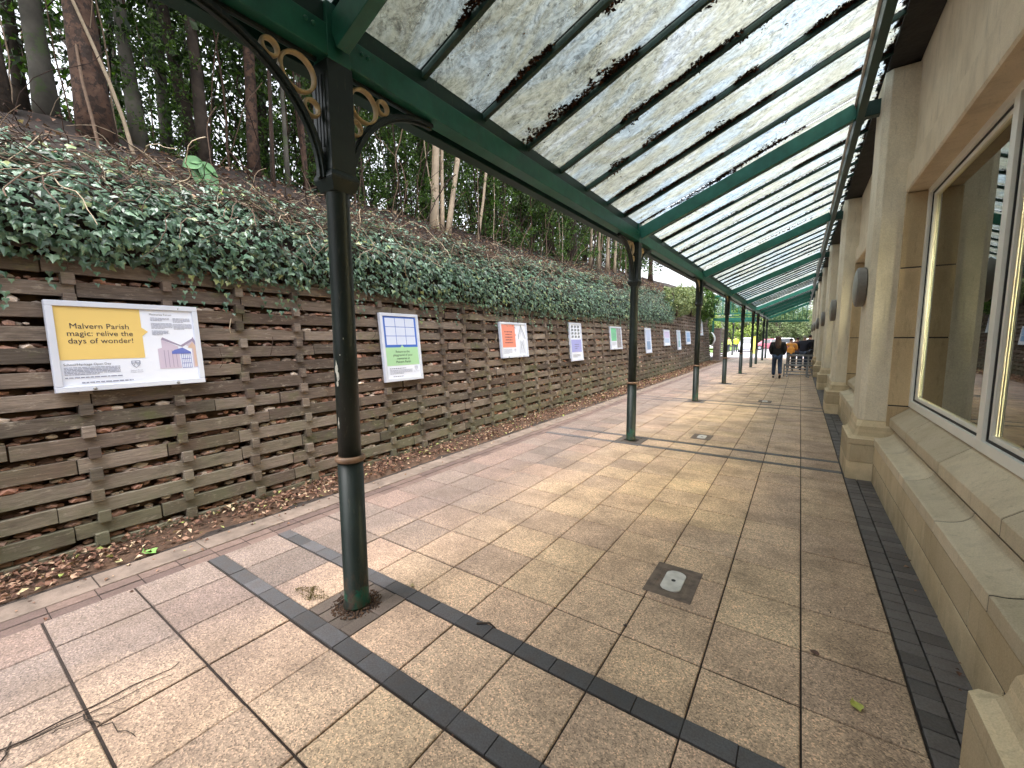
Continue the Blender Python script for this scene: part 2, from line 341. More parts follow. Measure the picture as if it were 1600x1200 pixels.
# canopy glass: rippled wired glass, dirty and algae stained
def glass():
    t = NT('stained_canopy_glass'); c = t.wcoord(); g = t.n('NewGeometry'); isl = g.outputs['Random Per Island']
    sep = t.n('SeparateXYZ'); t.l(g.outputs['Position'], sep.inputs[0])
    big = t.noise(t.wcoord((.5, 1.6, 1)), 1.6, 5, .65, .6)
    col = t.ramp(big, [(.28, rgb(204,212,216)), (.42, rgb(236,241,244)), (.55, rgb(230,226,212)), (.68, rgb(248,249,252)), (.8, rgb(232,226,206))])
    low = t.math('DIVIDE', t.math('ADD', sep.outputs[0], 2.3), 2.6, True)   # run-off grime gathers at the low eaves
    yf = t.math('DIVIDE', sep.outputs[1], 9.0, True)
    cl = t.math('MAXIMUM', low, yf)
    col = t.mix(t.ramp(cl, [(.0, G4(.85)), (.75, G4(0))]), col, rgb(140,141,130))
    fine = t.noise(c, 22, 6, .75, 1.2); cr = t.ramp(fine, [(.34, G4(.6)), (.46, G4(.92)), (.6, G4(1.06))]); col = t.mix(1, col, cr, 'MULTIPLY')
    vein = t.noise(t.wcoord((.7, 1.4, 1)), 5.5, 7, .7, 2.0); vr = t.ramp(vein, [(.48, G4(1)), (.5, G4(.6)), (.52, G4(1))]); col = t.mix(1, col, vr, 'MULTIPLY')
    col = t.mix(1, col, t.ramp(isl, [(0, G4(.88)), (1, G4(1.04))]), 'MULTIPLY')
    tr = t.n('BsdfTranslucent'); t.l(t.mix(1, col, (.60,.63,.65,1), 'MULTIPLY'), tr.inputs[0])
    cl2 = t.n('BsdfTransparent'); t.l(t.mix(1, col, (.88,.93,.97,1), 'MULTIPLY'), cl2.inputs[0])
    gl = t.n('BsdfGlossy', Roughness=.25); gl.inputs[0].default_value = (.8,.8,.8,1)
    t.l(t.bump(fine, .4, .01), gl.inputs['Normal'])
    cf = t.ramp(t.noise(t.wcoord((.6,1.5,1)), 3.0, 6, .75, 1.0), [(.4, G4(.35)), (.68, G4(.8))])
    m1 = t.n('MixShader'); t.l(cf, m1.inputs[0]); t.l(tr.outputs[0], m1.inputs[1]); t.l(cl2.outputs[0], m1.inputs[2])
    m2 = t.n('MixShader', Fac=.05); t.l(m1.outputs[0], m2.inputs[1]); t.l(gl.outputs[0], m2.inputs[2]); t.l(m2.outputs[0], t.out.inputs[0])
    return t.m
M['glass'] = glass()
def pane():
    t = NT('window_glass'); fr = t.n('Fresnel', IOR=1.5); f = t.math('MULTIPLY', fr.outputs[0], 1.25, True)
    gl = t.n('BsdfGlossy', Roughness=.0); gl.inputs[0].default_value = (.92,.95,.9,1)
    t.l(t.bump(t.noise(t.wcoord(), 1.3, 1), .03, .02), gl.inputs['Normal'])
    tr = t.n('BsdfTransparent'); tr.inputs[0].default_value = (.93,.95,.9,1)
    m = t.n('MixShader'); t.l(f, m.inputs[0]); t.l(tr.outputs[0], m.inputs[1]); t.l(gl.outputs[0], m.inputs[2]); t.l(m.outputs[0], t.out.inputs[0]); return t.m
M['pane'] = pane()
def clearglass():
    t = NT('thin_glazing'); gl = t.n('BsdfGlossy', Roughness=.05); tr = t.n('BsdfTransparent'); tr.inputs[0].default_value = (.84,.92,.91,1)
    m = t.n('MixShader', Fac=.12); t.l(tr.outputs[0], m.inputs[1]); t.l(gl.outputs[0], m.inputs[2]); t.l(m.outputs[0], t.out.inputs[0]); return t.m
M['clear'] = clearglass()
def emis(name, col, s):
    t = NT(name); e = t.n('Emission', Strength=s); e.inputs[0].default_value = col; t.l(e.outputs[0], t.out.inputs[0]); return t.m
M['tube'] = emis('lit_ceiling_panel', (1, .88, .64, 1), 40)
def flat(name, r, g, b, rough=.45): 
    k = 'flat_'+name
    if k not in M: M[k] = simple(name, rgb(r, g, b), rough, var=.03, scale=3)
    return M[k]

# ------------------------------------------------------------------ key dimensions (metres)
P0, BAY = 1.44, 5.03                # first post, spacing
XP = -2.15                          # post line
POSTS = [P0+BAY*k for k in range(-1, 6)] + [29.9, 35.3, 38.8]
def wallx(y, z): return -4.38-.028*y-.1*z
def edge_shift(y): return -.018*max(0, y-3)
rnd = random.Random(7)

# ================================================================== SETTING
m = MB(); m.box(-260, 260, -60, 420, -.5, -.03); tag(m.build('ground', M['joint']), kind='structure')
# paving slabs: rows between the paired block strips
def slabs():
    m = MB(); q = random.Random(3)
    xs = [.497, .09, -.315, -.72, -1.125, -1.53, -1.935, -2.34, -2.745, -3.15, -3.50]
    for k in range(-2, 8):
        o = BAY*k
        rows = [(1.240, 1.634), (1.740, 2.083)]+[(2.087+.4078*i, 2.087+.4078*(i+1)-.004) for i in range(10)]
        for ri, (a, b) in enumerate(rows):
            y0, y1 = a+o+.002, b+o-.006
            if y0 > 40: continue
            for i in range(len(xs)-1):
                x1, x0 = xs[i], xs[i+1]
                if i == 9: x0 += edge_shift(y0)
                if ri == 0 and i == 6: continue          # brick surround of the post
                if i >= 7 and ri and q.random() < .0: continue
                g = .004; dz = q.uniform(-.0018, .0018); e = .004
                t1, t2 = q.uniform(-.0012, .0012), q.uniform(-.0012, .0012)
                m.add([(x0+g, y0, -.028), (x1-g, y0, -.028), (x1-g, y1, -.028), (x0+g, y1, -.028),
                       (x0+g+e*0, y0, dz-e), (x1-g, y0, dz-e+t1), (x1-g, y1, dz-e+t1+t2), (x0+g, y1, dz-e+t2),
                       (x0+g+e, y0+e, dz), (x1-g-e, y0+e, dz+t1), (x1-g-e, y1-e, dz+t1+t2), (x0+g+e, y1-e, dz+t2)],
                      [(8,9,10,11), (0,1,5,4), (1,2,6,5), (2,3,7,6), (3,0,4,7), (4,5,9,8), (5,6,10,9), (6,7,11,10), (7,4,8,11)])
    return m
tag(slabs().build('paving', M['slab']), kind='structure')
m = MB(); m.box(-4.3, .5015, -9, 40, -.0285, -.0095); tag(m.build('paving_bed', M['joint']), kind='structure')
m = MB(); q = random.Random(5)
for k in range(-1, 8):
    for a in (1.138, 1.638):
        y0 = a+BAY*k; x = .495
        while x > -3.5+edge_shift(y0):
            x0 = max(x-.2025, -3.5+edge_shift(y0)); dz = q.uniform(-.002, .001)
            m.box(x0+.002, x-.002, y0+.001, y0+.098, -.028, dz); x -= .2025
tag(m.build('block_strips', M['bluebrick'], bevel=.003), kind='structure')
m = MB()
for k in range(-1, 8):
    y = P0+BAY*k
    for i in range(2):
        yy = y-.197+i*.197
        m.box(-2.03, -1.938, yy+.002, yy+.195, -.028, q.uniform(-.002, .001)); m.box(-2.337, -2.245, yy+.002, yy+.195, -.028, q.uniform(-.002, .001))
    for i in range(2):
        m.box(-2.24+.103*i, -2.24+.103*i+.1, y-.197, y-.09, -.03, -.003-.004*i); m.box(-2.24+.103*i, -2.24+.103*i+.1, y+.09, y+.195, -.03, -.005)
tag(m.build('post_surround', M['postbrick'], bevel=.003), kind='structure')
# dark brick edging by the shop front
m = MB(); y = -1.8
while y < 40:
    for i, (a, b) in enumerate(((.503, .61), (.614, .76))):
        dz = q.uniform(-.004, .001); o = .05*i; m.box(a+.002, b-.002, y+o+.003, y+o+.101, -.03, dz-.004)
    y += .104
tag(m.build('brick_edging', M['darkbrick'], bevel=.003), kind='structure')
# drainage channel of two brick rows with a slot, then a concrete kerb strip and the soil strip
m = MB(); y = -1.8
while y < 38:
    s = edge_shift(y)
    for a, b in ((-3.592, -3.503), (-3.70, -3.606)):
        m.box(a+s, b+s, y+.002, y+.213, -.03, -.004+q.uniform(-.002, .001))
    y += .2155
tag(m.build('drainage_channel', M['purplebrick'], bevel=.004), kind='structure')
m = MB(); y = -1.8
while y < 38:
    s = edge_shift(y); L = .6
    m.box(-3.93+s, -3.706+s, y+.003, y+L-.003, -.03, .0+q.uniform(-.003, .002)); y += L
tag(m.build('kerb_strip', M['concrete'], bevel=.004), kind='structure')
m = MB(); nx, ny = 6, 120
vs = []; 
for j in range(ny+1):
    y = -2+j*.34
    for i in range(nx+1):
        x0, x1 = -3.935+edge_shift(y), wallx(y, 0)-.1
        x = x0+(x1-x0)*i/nx; vs.append((x, y, -.012+(.015+.03*noise.noise(Vector((x*6, y*3, 0))))*(i/nx)**.7))
m.add(vs, [(j*(nx+1)+i+1, j*(nx+1)+i, (j+1)*(nx+1)+i, (j+1)*(nx+1)+i+1) for j in range(ny) for i in range(nx)])
tag(m.build('soil_strip', M['soil'], smooth=True), kind='structure')
m = MB(); m.box(-60, 60, 40.02, 190, -.029, -.004); tag(m.build('car_park', M['asphalt']), kind='structure')
m = MB(); m.box(-60, -7.2, 52, 190, -.003, .12); m.box(-60, 60, 86, 190, .13, .2); tag(m.build('grass_verge', M['grass']), kind='structure')
# wooded bank behind the wall
def bankz(x, y):
    d = max(0, wallx(y, 2.5)-.25-x)
    h = 2.82+.045*min(y, 34) + .62*min(d, 1.6) + .33*max(0, min(d, 2.8)-1.6) - .10*max(0, d-3)
    return h + .10*noise.noise(Vector((x*1.1, y*.8, 3)))+.04*noise.noise(Vector((x*4, y*4, 1)))
m = MB(); nx, ny = 44, 130; vs = []
for j in range(ny+1):
    y = -14+j*.42
    for i in range(nx+1):
        x = wallx(y, 2.4)-.16-(i/nx)**1.6*24; vs.append((x, y, bankz(x, y)))
m.add(vs, [(j*(nx+1)+i+1, j*(nx+1)+i, (j+1)*(nx+1)+i, (j+1)*(nx+1)+i+1) for j in range(ny) for i in range(nx)])
tag(m.build('bank', M['bank'], smooth=True), kind='structure')

# ================================================================== CRIB RETAINING WALL
wall = tag(empty('retaining_wall', (-4.4, 15, 0)), 'long weathered timber crib wall of horizontal planks with rubble showing in the gaps', 'retaining wall')
def wp(o): o.location = -Vector(wall.location); return o
def topz(y): return 2.62 if y < 17 else min(3.5, 2.62+(y-17)*.17)
PITCH = .167
def wbox(m, y0, y1, z0, z1, out, dep, jit=0):  # box lying on the battered wall plane
    p = []
    for z in (z0, z1):
        for (y, o) in ((y0, out), (y1, out), (y1, out-dep), (y0, out-dep)): p.append((wallx(y, z)+o, y, z))
    m.add(p, [(0,3,2,1),(4,5,6,7),(0,1,5,4),(1,2,6,5),(2,3,7,6),(3,0,4,7)])
m = MB(); q = random.Random(11); h = MB()
row = 0; z = -.06
while z < 3.5:
    y = -2.6+q.uniform(0, 1.2)
    while y < 33.4:
        L = q.choice([.58, 1.16, 1.16, 1.74]) + q.uniform(-.05, .05); y1 = min(y+L, 33.4)
        if z+.1 < topz((y+y1)/2)+.05:
            o = q.uniform(-.010, .009); dz = q.uniform(-.005, .005); da = q.uniform(-.007, .007); db = q.uniform(-.006, .006); ww = q.uniform(-.006, .004); n0 = len(m.v); wbox(m, y+q.uniform(.002, .006), y1-q.uniform(.002, .006), z+dz, z+.108+dz+ww, o, .05)
            for iv in range(n0, n0+8):
                vx, vy, vz = m.v[iv]; e = 1 if iv-n0 in (1, 2, 5, 6) else -1; m.v[iv] = (vx+db*e, vy, vz+da*e)
        y = y1
    yy = .77-.58*5
    while yy < 33.2:
        zc = z+.108+.0295
        if zc < topz(yy): 
            o = q.uniform(.028, .045); wy = yy+q.uniform(-.016, .016); hw = q.uniform(.031, .040); wbox(h, wy-hw, wy+hw, zc-.045+q.uniform(-.004,.004), zc+.045+q.uniform(-.004,.004), o, .25)
        yy += .58
    z += PITCH; row += 1
wp(m.build('plank_facing', M['timber'], wall, bevel=.003)); wp(h.build('header_blocks', M['timber'], wall, bevel=.003))
m = MB(); vs = []; ny = 150
for j in range(ny+1):
    y = -2.6+j*36.0/ny
    for i in range(25):
        z = -.05+i*.145; z = min(z, topz(y)+.05); vs.append((wallx(y, z)-.13+.03*noise.noise(Vector((y*3, z*4, 0))), y, z))
m.add(vs, [(j*25+i, (j+1)*25+i, (j+1)*25+i+1, j*25+i+1) for j in range(ny) for i in range(24)])
wp(m.build('earth_core', M['soil'], wall, smooth=True))
m = MB(); q = random.Random(13)
z = -.06
while z < 3.4:
    y = -2.0
    while y < 33:
        dens = .042 if y < 8 else (.07 if y < 16 else .14)
        y += q.uniform(.5, 1.5)*dens
        if z+.13 > topz(y) or q.random() < .12: continue
        r = q.uniform(.014, .044)*(1 if y < 10 else 1.25); zz = z+.108+q.uniform(-.008, .028)
        m.blob((wallx(y, zz)-.036-q.uniform(0, .04), y, zz), (r*q.uniform(.7, 1.2), r*q.uniform(.9, 1.9), r*q.uniform(.45, .8)), q.random(), 1, .22)
    z += PITCH
o = wp(m.build('stone_fill', M['rubble'], wall)); o['kind'] = 'stuff'

# ================================================================== LEAF HELPERS
def leaf_diamond(m, c, d, nrm, L, W, fold=.15):
    side = d.cross(nrm).normalized(); up = nrm
    m.add([c, c+d*L*.5+side*W*.5+up*L*fold, c+d*L, c+d*L*.5-side*W*.5+up*L*fold], [(0,1,2),(0,2,3)])
IVY = [(0,-.1),(.42,-.28),(.5,.18),(.26,.3),(0,.95),(-.26,.3),(-.5,.18),(-.42,-.28)]
def leaf_ivy(m, c, d, nrm, s):
    side = d.cross(nrm).normalized()
    vs = [c+nrm*s*.06]+[c+side*a*s+d*b*s-nrm*s*.10*(abs(a)*2) for a, b in IVY]
    m.add(vs, [(0, i+1, (i+1) % 8+1) for i in range(8)])
def rvec(q):
    while True:
        v = Vector((q.uniform(-1,1), q.uniform(-1,1), q.uniform(-1,1)))
        if .05 < v.length < 1: return v.normalized()

# ================================================================== IVY over the wall head
def ivy_bottom(y): return 2.18+.10*noise.noise(Vector((y*1.3, 0, 5)))+.07*noise.noise(Vector((y*4.5, 0, 8)))-.06*max(0, min(1, (y-6)/2))+.04*max(0, y-10)*.5
def ivy_top(y): return 3.06+.036*y+.10*noise.noise(Vector((y*.9, 0, 2)))
m = MB(); q = random.Random(21)
y = -1.8
def ivy_surf(y, t):  # t 0 bottom .. 1 top ; returns position and outward normal
    zb, zt = ivy_bottom(y), ivy_top(y); z = zb+(zt-zb)*t
    bul = .17*math.sin(PI*min(1, t*1.15+.12))**.7 + .05*noise.noise(Vector((y*2.2, z*3, 0)))
    x = wallx(y, 2.2)+.0+bul-.42*max(0, t-.5)**1.4
    n = Vector((1, 0, -.25+1.3*t)).normalized()
    return Vector((x, y, z)), n
def ivy_count(y): return 1350 if y < 6 else (1100 if y < 12 else 850)
y = -1.8
while y < 21:
    n_ = int(ivy_count(y)*.25); 
    for i in range(n_):
        yy = y+q.uniform(0, .25); t = q.random()**.85
        if t > .62 and noise.noise(Vector((yy*1.6, t*3, 4))) > .15+1.2*(1-t): continue
        p, n = ivy_surf(yy, t); 
        if noise.noise(Vector((yy*3.1, p.z*5, 9))) > .55: continue
        p = p+n*q.uniform(-.07, .05)
        nn = (n+rvec(q)*.55+Vector((0,0,.25))).normalized(); d = (Vector((0,0,-1))+rvec(q)*.8); d = (d-nn*d.dot(nn)).normalized()
        leaf_ivy(m, p, d, nn, .026+.050*q.random()**1.4)
    y += .25
# dangling sprays below
for k in range(120):
    yy = q.uniform(-1, 18); z = ivy_bottom(yy)+.05
    for j in range(q.randint(3, 9)):
        z -= .045; p = Vector((wallx(yy, z)+.06, yy+q.uniform(-.05, .05), z)); nn = (Vector((1,0,.2))+rvec(q)*.5).normalized(); d = Vector((0,0,-1)); d = (d-nn*d.dot(nn)).normalized()
        leaf_ivy(m, p, d, nn, q.uniform(.03, .05))
# scattered sprigs on the bank edge
for k in range(3200):
    yy = q.uniform(-1.5, 18); x = wallx(yy, 2.5)-.2-abs(q.gauss(0, .8))
    if noise.noise(Vector((x*1.5, yy*1.2, 7))) < -.05: continue
    x = x; p = Vector((x, yy, bankz(x, yy)+.06)); nn = (Vector((.6,0,1))+rvec(q)*.6).normalized(); d = rvec(q); d = (d-nn*d.dot(nn)).normalized()
    leaf_ivy(m, p, d, nn, q.uniform(.03, .06))
ivy = tag(m.build('ivy', M['ivy']), kind='stuff')
m = MB(); vs = []; ny = 140; nz = 9     # dark woody mat under the ivy
for j in range(ny+1):
    y = -1.8+j*22.8/ny
    for i in range(nz):
        p, n = ivy_surf(y, i/(nz-1)); p = p-n*.10; vs.append((p.x, p.y, p.z+(0.06 if i == 0 else 0)))
    p, n = ivy_surf(y, 1); vs.append((p.x-.7, y, bankz(p.x-.7, y)-.05))
k = nz+1
m.add(vs, [(j*k+i, (j+1)*k+i, (j+1)*k+i+1, j*k+i+1) for j in range(ny) for i in range(nz)])
tag(m.build('ivy_stem_mat', M['bank'], smooth=True), kind='stuff')
# dead stems, roots and twigs on the bank edge
m = MB(); q = random.Random(31)
for k in range(4600):
    yy = q.uniform(-1.8, 19) if k % 3 else q.uniform(-1.8, 7); 
    x = wallx(yy, 2.5)-.12-abs(q.gauss(0, .5)); p = Vector((x, yy, bankz(x, yy)+q.uniform(0, .10)))
    if k % 4 == 0: p, _n = ivy_surf(yy, q.uniform(.5, 1)); p = p+_n*.05
    d = Vector((q.uniform(-.3, .8), q.choice([-1, 1])*q.uniform(.2, 1), q.uniform(-.5, .3))).normalized(); pts = [p]
    L = q.uniform(.04, .11)
    for i in range(q.randint(3, 7)):
        d = (d+rvec(q)*.45+Vector((0,0,-.06))).normalized(); p = p+d*L; pts.append(p.copy())
    r = q.uniform(.002, .007); m.tube(pts, [r*(1-.6*i/len(pts)) for i in range(len(pts))], 3, False)
for k in range(46):   # hanging and wandering climber stems in front of the trees
    yy = q.uniform(.5, 12); x = -5.2-q.uniform(0, 2.0); p = Vector((x, yy, bankz(x, yy))); d = Vector((q.uniform(-.2,.2), q.uniform(-.5,.5), 1)).normalized(); pts = [p]
    for i in range(q.randint(6, 16)):
        d = (d+rvec(q)*.35+Vector((0,0,.03))).normalized(); p = p+d*q.uniform(.1, .2); pts.append(p.copy())
    r = q.uniform(.004, .009); m.tube(pts, r, 4, False)
for k in range(150):  # thin upright saplings and bare poles among the trunks
    yy = q.uniform(.2, 19); x = -6.0-q.uniform(0, 3.0); p = Vector((x, yy, bankz(x, yy)-.05)); d = Vector((q.gauss(0,.06), q.gauss(0,.10), 1)).normalized(); pts = [p]; n = q.randint(7, 14)
    for i in range(n): d = (d+rvec(q)*.09+Vector((0,0,.05))).normalized(); p = p+d*.38; pts.append(p.copy())
    r = q.uniform(.006, .022); m.tube(pts, [r*(1-.6*i/n) for i in range(n+1)], 5, False)
for k in range(230):   # thick tangle hanging over the ivy edge
    yy = q.uniform(-1.6, 9)**1; p, _n = ivy_surf(yy, q.uniform(.72, 1)); p = p+_n*q.uniform(.02, .1)+Vector((0,0,q.uniform(0,.12))); d = Vector((q.uniform(-.2,.6), q.choice([-1,1])*q.uniform(.3,1), q.uniform(-.6,.5))).normalized(); pts = [p]; n = q.randint(5, 12)
    for i in range(n): d = (d+rvec(q)*.4+Vector((0,0,-.09))).normalized(); p = p+d*q.uniform(.05, .09); pts.append(p.copy())
    m.tube(pts, q.uniform(.0025, .005), 4, False)
for k in range(22):   # bleached roots over the upper planks
    yy = q.uniform(-.5, 9); z = q.uniform(1.5, 2.2); p = Vector((wallx(yy, z)+.03, yy, z)); d = Vector((0, q.uniform(-1,1), q.uniform(-1,-.2))).normalized(); pts = [p]
    for i in range(q.randint(3, 8)):
        d = (d+rvec(q)*.6); d.x *= .3; d.normalize(); p = p+d*.05; p.x = wallx(p.y, p.z)+.03+q.uniform(0, .03); pts.append(p.copy())
    m.tube(pts, q.uniform(.002, .004), 4, False)
tag(m.build('dead_stems', M['twig'], smooth=True), kind='stuff')
# leaf litter: bank edge, wall foot, paving edge
def curl_leaf(m, p, nn, q, s):
    d = rvec(q); d = (d-nn*d.dot(nn)).normalized(); leaf_diamond(m, p, d, nn, s, s*q.uniform(.45, .8), q.uniform(-.05, .35))
m = MB(); q = random.Random(41)
for k in range(13000):
    yy = -1.6+34*q.random()**1.6; t = q.random()**.7
    x0, x1 = -3.93+edge_shift(yy), wallx(yy, 0)+.01; dens = noise.noise(Vector((yy*1.1, t*2, 0)))
    if dens < -.2 and q.random() < .6: continue
    x = x0+(x1-x0)*t+q.uniform(-.03,.0); p = Vector((x, yy, .008+.035*t*q.random()+.01)); curl_leaf(m, p, (Vector((0,0,1))+rvec(q)*.6).normalized(), q, q.uniform(.02, .06)*(1 if yy < 10 else 1.4))
for k in range(420):
    yy = -1.5+28*q.random()**1.4; x = -3.93+edge_shift(yy)+abs(q.gauss(0, .16)); curl_leaf(m, Vector((x, yy, .006)), (Vector((0,0,1))+rvec(q)*.3).normalized(), q, q.uniform(.012, .04))
for k in range(150):
    yy = 1.0+18*q.random(); x = .76-abs(q.gauss(0, .05)); curl_leaf(m, Vector((x, yy, .006)), (Vector((0,0,1))+rvec(q)*.3).normalized(), q, q.uniform(.012, .03))
for k in range(170):
    yy = .5+22*q.random(); x = q.uniform(-3.3, .5); curl_leaf(m, Vector((x, yy, .005)), (Vector((0,0,1))+rvec(q)*.2).normalized(), q, q.uniform(.008, .022))
for k in range(9000):
    yy = -1.8+27*q.random()**1.1; x = wallx(yy, 2.5)-.1-abs(q.gauss(0, 1.1)); curl_leaf(m, Vector((x, yy, bankz(x, yy)+.02)), (Vector((.3,0,1))+rvec(q)*.9).normalized(), q, q.uniform(.03, .08))
tag(m.build('leaf_litter', M['litter']), kind='stuff')

# ================================================================== CANOPY POSTS
def make_post():
    t = empty('canopy_post', (XP, P0, 0))
    m = MB(); m.lathe([(.080,0),(.080,.015),(.072,.03),(.0715,.90)], 28); m.build('base_sleeve', M['post'], t, smooth=False).data.polygons.foreach_set('use_smooth', [True]*(28*3)+[False]*2)
    m = MB(); m.lathe([(.074,.895),(.083,.90),(.086,.912),(.083,.924),(.074,.929)], 28); m.build('collar', M['collar'], t, smooth=True)
    m = MB(); m.lathe([(.064,.925),(.063,1.6),(.060,2.42),(.066,2.44),(.066,2.46)], 28); o = m.build('shaft', M['postcap'], t); o.data.polygons.foreach_set('use_smooth', [True]*(28*4)+[False]*2)
    m = MB(); a = .074; sq = lambda r: [(-r,-r),(r,-r),(r,r),(-r,r)]
    m.prism_z(sq(.062), 2.40, 2.46, sq(.086)); m.prism_z(sq(.086), 2.46, 2.475); m.prism_z(sq(.086), 2.475, 2.50, sq(a)); m.prism_z(sq(a), 2.50, 3.045)
    for s in (-1, 1):
        for x in (-.042, -.014, .014, .042):
            m.box(x-.0055, x+.0055, s*a-.004 if s < 0 else a-.002, s*a+.002 if s < 0 else a+.006, 2.62, 2.98)
        m.blob((0, s*(a+.004), 2.545), (.022, .014, .026), 3, 2, .18)
    m.build('capital', M['postcap'], t, bevel=.003)
    m = MB(); m.box(-.058, .074, -.066, .066, 3.045, 3.32); m.build('beam_seat', M['green'], t, bevel=.003)
    for s in (-1, 1):
        m = MB(); pts = []
        for i in range(19):
            th = PI/2*i/18; pts.append(Vector((0, s*(.085+.64*(1-math.cos(th))), 2.46+.575*math.sin(th))))
        for i in range(18):
            p, p2 = pts[i], pts[i+1]; m.bar(p, p2+(p2-p)*.06, .045, .024, (1,0,0)); 
        for i in range(18): m.bar(pts[i], pts[i+1]+(pts[i+1]-pts[i])*.06, .022, .058, (1,0,0))
        m.box(-.012, .012, min(s*.09, s*.72), max(s*.09, s*.72), 3.038, 3.054)
        b = m.build('bracket', M['postcap'], t, bevel=.002)
        for (yy, zz, r) in ((.325, 2.985, .045), (.192, 2.937, .095), (.128, 2.795, .047)):
            m = MB(); m.torus((0, s*yy, zz), (1,0,0), r-.008, .0095, 28, 8, 2.2)
            m.build('ring', M['gold'], b, smooth=True)
    for s in (-1, 1):
        for k in (.14, .18):
            m = MB(); m.lathe([(.012,0),(.012,.006),(.006,.011)], 6, (0,0,0), 'x'); m.build('bolt', M['green'], t, loc=(.072, s*k, 3.165))
    return t
p0 = make_post()
plabs = ['nearest green canopy post with peeling paint low down and round gold rings in its brackets', 'second canopy post along the walkway, beside the small round drain cover',
  'third canopy post from the front, its dark foot on the pale paving', 'fourth canopy post from the front of the row', 'fifth canopy post from the front of the row', 'sixth canopy post, seen narrow in the distance',
  'seventh canopy post, just beyond the sixth', 'eighth canopy post, near the far end of the walkway', 'last canopy post at the far end gable']
tag(p0, plabs[0], 'canopy post', 'posts holding up the glazed canopy')
for i, y in enumerate([P0+BAY*k for k in (1, 2, 3, 4, 5)]+[29.9, 35.3, 38.8]):
    copy_tree(p0, loc=(XP-.012*i, y, 0), label=plabs[i+1])

m = MB(); q = random.Random(9)    # bare flakes where the paint has come away
for (z0, dz, a0, da) in ((1.44, .05, -84, 13), (1.40, .03, -78, 11), (1.355, .022, -82, 8), (1.13, .035, -88, 6), (1.61, .006, -40, 3), (1.52, .005, -60, 3)):
    n = 11; R_ = .0646; pts = []
    for i in range(n): th = 2*PI*i/n; f = q.uniform(.55, 1.15); aa = R(a0+da*f*math.cos(th)); zz = z0+dz*f*math.sin(th); pts.append((R_*math.cos(aa), R_*math.sin(aa), zz))
    c = (R_*1.004*math.cos(R(a0)), R_*1.004*math.sin(R(a0)), z0); m.add([c]+pts, [(0, i+1, (i+1) % n+1) for i in range(n)])
m.build('paint_flake', simple('bare_flake', rgb(176,176,166), .7, var=.35, scale=60), p0)
# ================================================================== GLAZED CANOPY
can = tag(empty('glazed_canopy', (XP, 18, 3)), 'long lean-to canopy with green steel rafters and dirty ribbed glass over the walkway', 'canopy')
def cp(o): o.location = -Vector(can.location); return o
SL = .416; YN, YF = -8.5, 38.8  # YN carries the unseen canopy behind the camera to block light there
def gz(x): return 3.335+SL*(x+2.08)
m = MB(); m.box(-2.2, -2.08, YN, YF, 3.06, 3.21); cp(m.build('eaves_beam', M['green'], can, bevel=.004))
m = MB(); m.box(-2.185, -2.10, YN, YF, 3.213, 3.318); m.box(-2.27, -2.06, YN, YF, 3.05+.0, 3.056) if 0 else None; cp(m.build('eaves_curb', M['darkgreen'], can))  # the curb's shadow is put into its dark green colour
m = MB(); m.bar((-2.34, YN, 3.12), (-2.34, YF, 3.12), .10, .09); m.bar((-2.27, YN, 3.2), (-2.27, YF, 3.2), .05, .02); cp(m.build('gutter', M['darkgreen'], can, bevel=.004))
m = MB(); m.box(.385, .455, YN, YF, 4.06, 4.27); cp(m.build('wall_beam', M['darkgreen'], can, bevel=.003))
m = MB(); m.box(.362, .383, YN, YF, 4.245, 4.275); cp(m.build('glazing_ledge', M['alu'], can))
m = MB(); m.hexa([(.60,YN,4.40),(.88,YN,4.44),(.88,YF,4.44),(.60,YF,4.40),(.60,YN,4.475),(.88,YN,4.62),(.88,YF,4.62),(.60,YF,4.475)])
q = random.Random(51)
y = YN
while y < YF:
    w = q.uniform(.05, .16); d = q.uniform(.0, .06); m.hexa([(.6-d,y,4.452-SL*d),(.60,y,4.44),(.60,y+w,4.44),(.6-d,y+w*.8,4.452-SL*d),(.6-d,y,4.462-SL*d),(.60,y,4.47),(.60,y+w,4.47),(.6-d,y+w*.8,4.462-SL*d)]); y += w*.8
cp(m.build('wall_flashing', M['flash'], can))
RAF = [P0+BAY*k for k in range(-1, 6)]+[29.9, 32.6, 35.3, 38.7]
for y in RAF:
    m = MB(); m.bar((-2.079, y, 3.175), (.384, y, 3.175+SL*2.463*.99), .075, .17); cp(m.build('rafter', M['green'], can, bevel=.004))
for y in [P0+BAY*k for k in range(-1, 7)]:   # cleats tying the wall beam back to the pilasters
    m = MB(); m.box(.456, .60, y-.05, y+.05, 4.09, 4.25); m.box(.456, .47, y-.09, y+.09, 4.07, 4.27); cp(m.build('cleat', M['darkgreen'], can, bevel=.003))
GP = BAY/8
lines = [P0+GP*i for i in range(-15, 60) if P0+GP*i < 38.6]
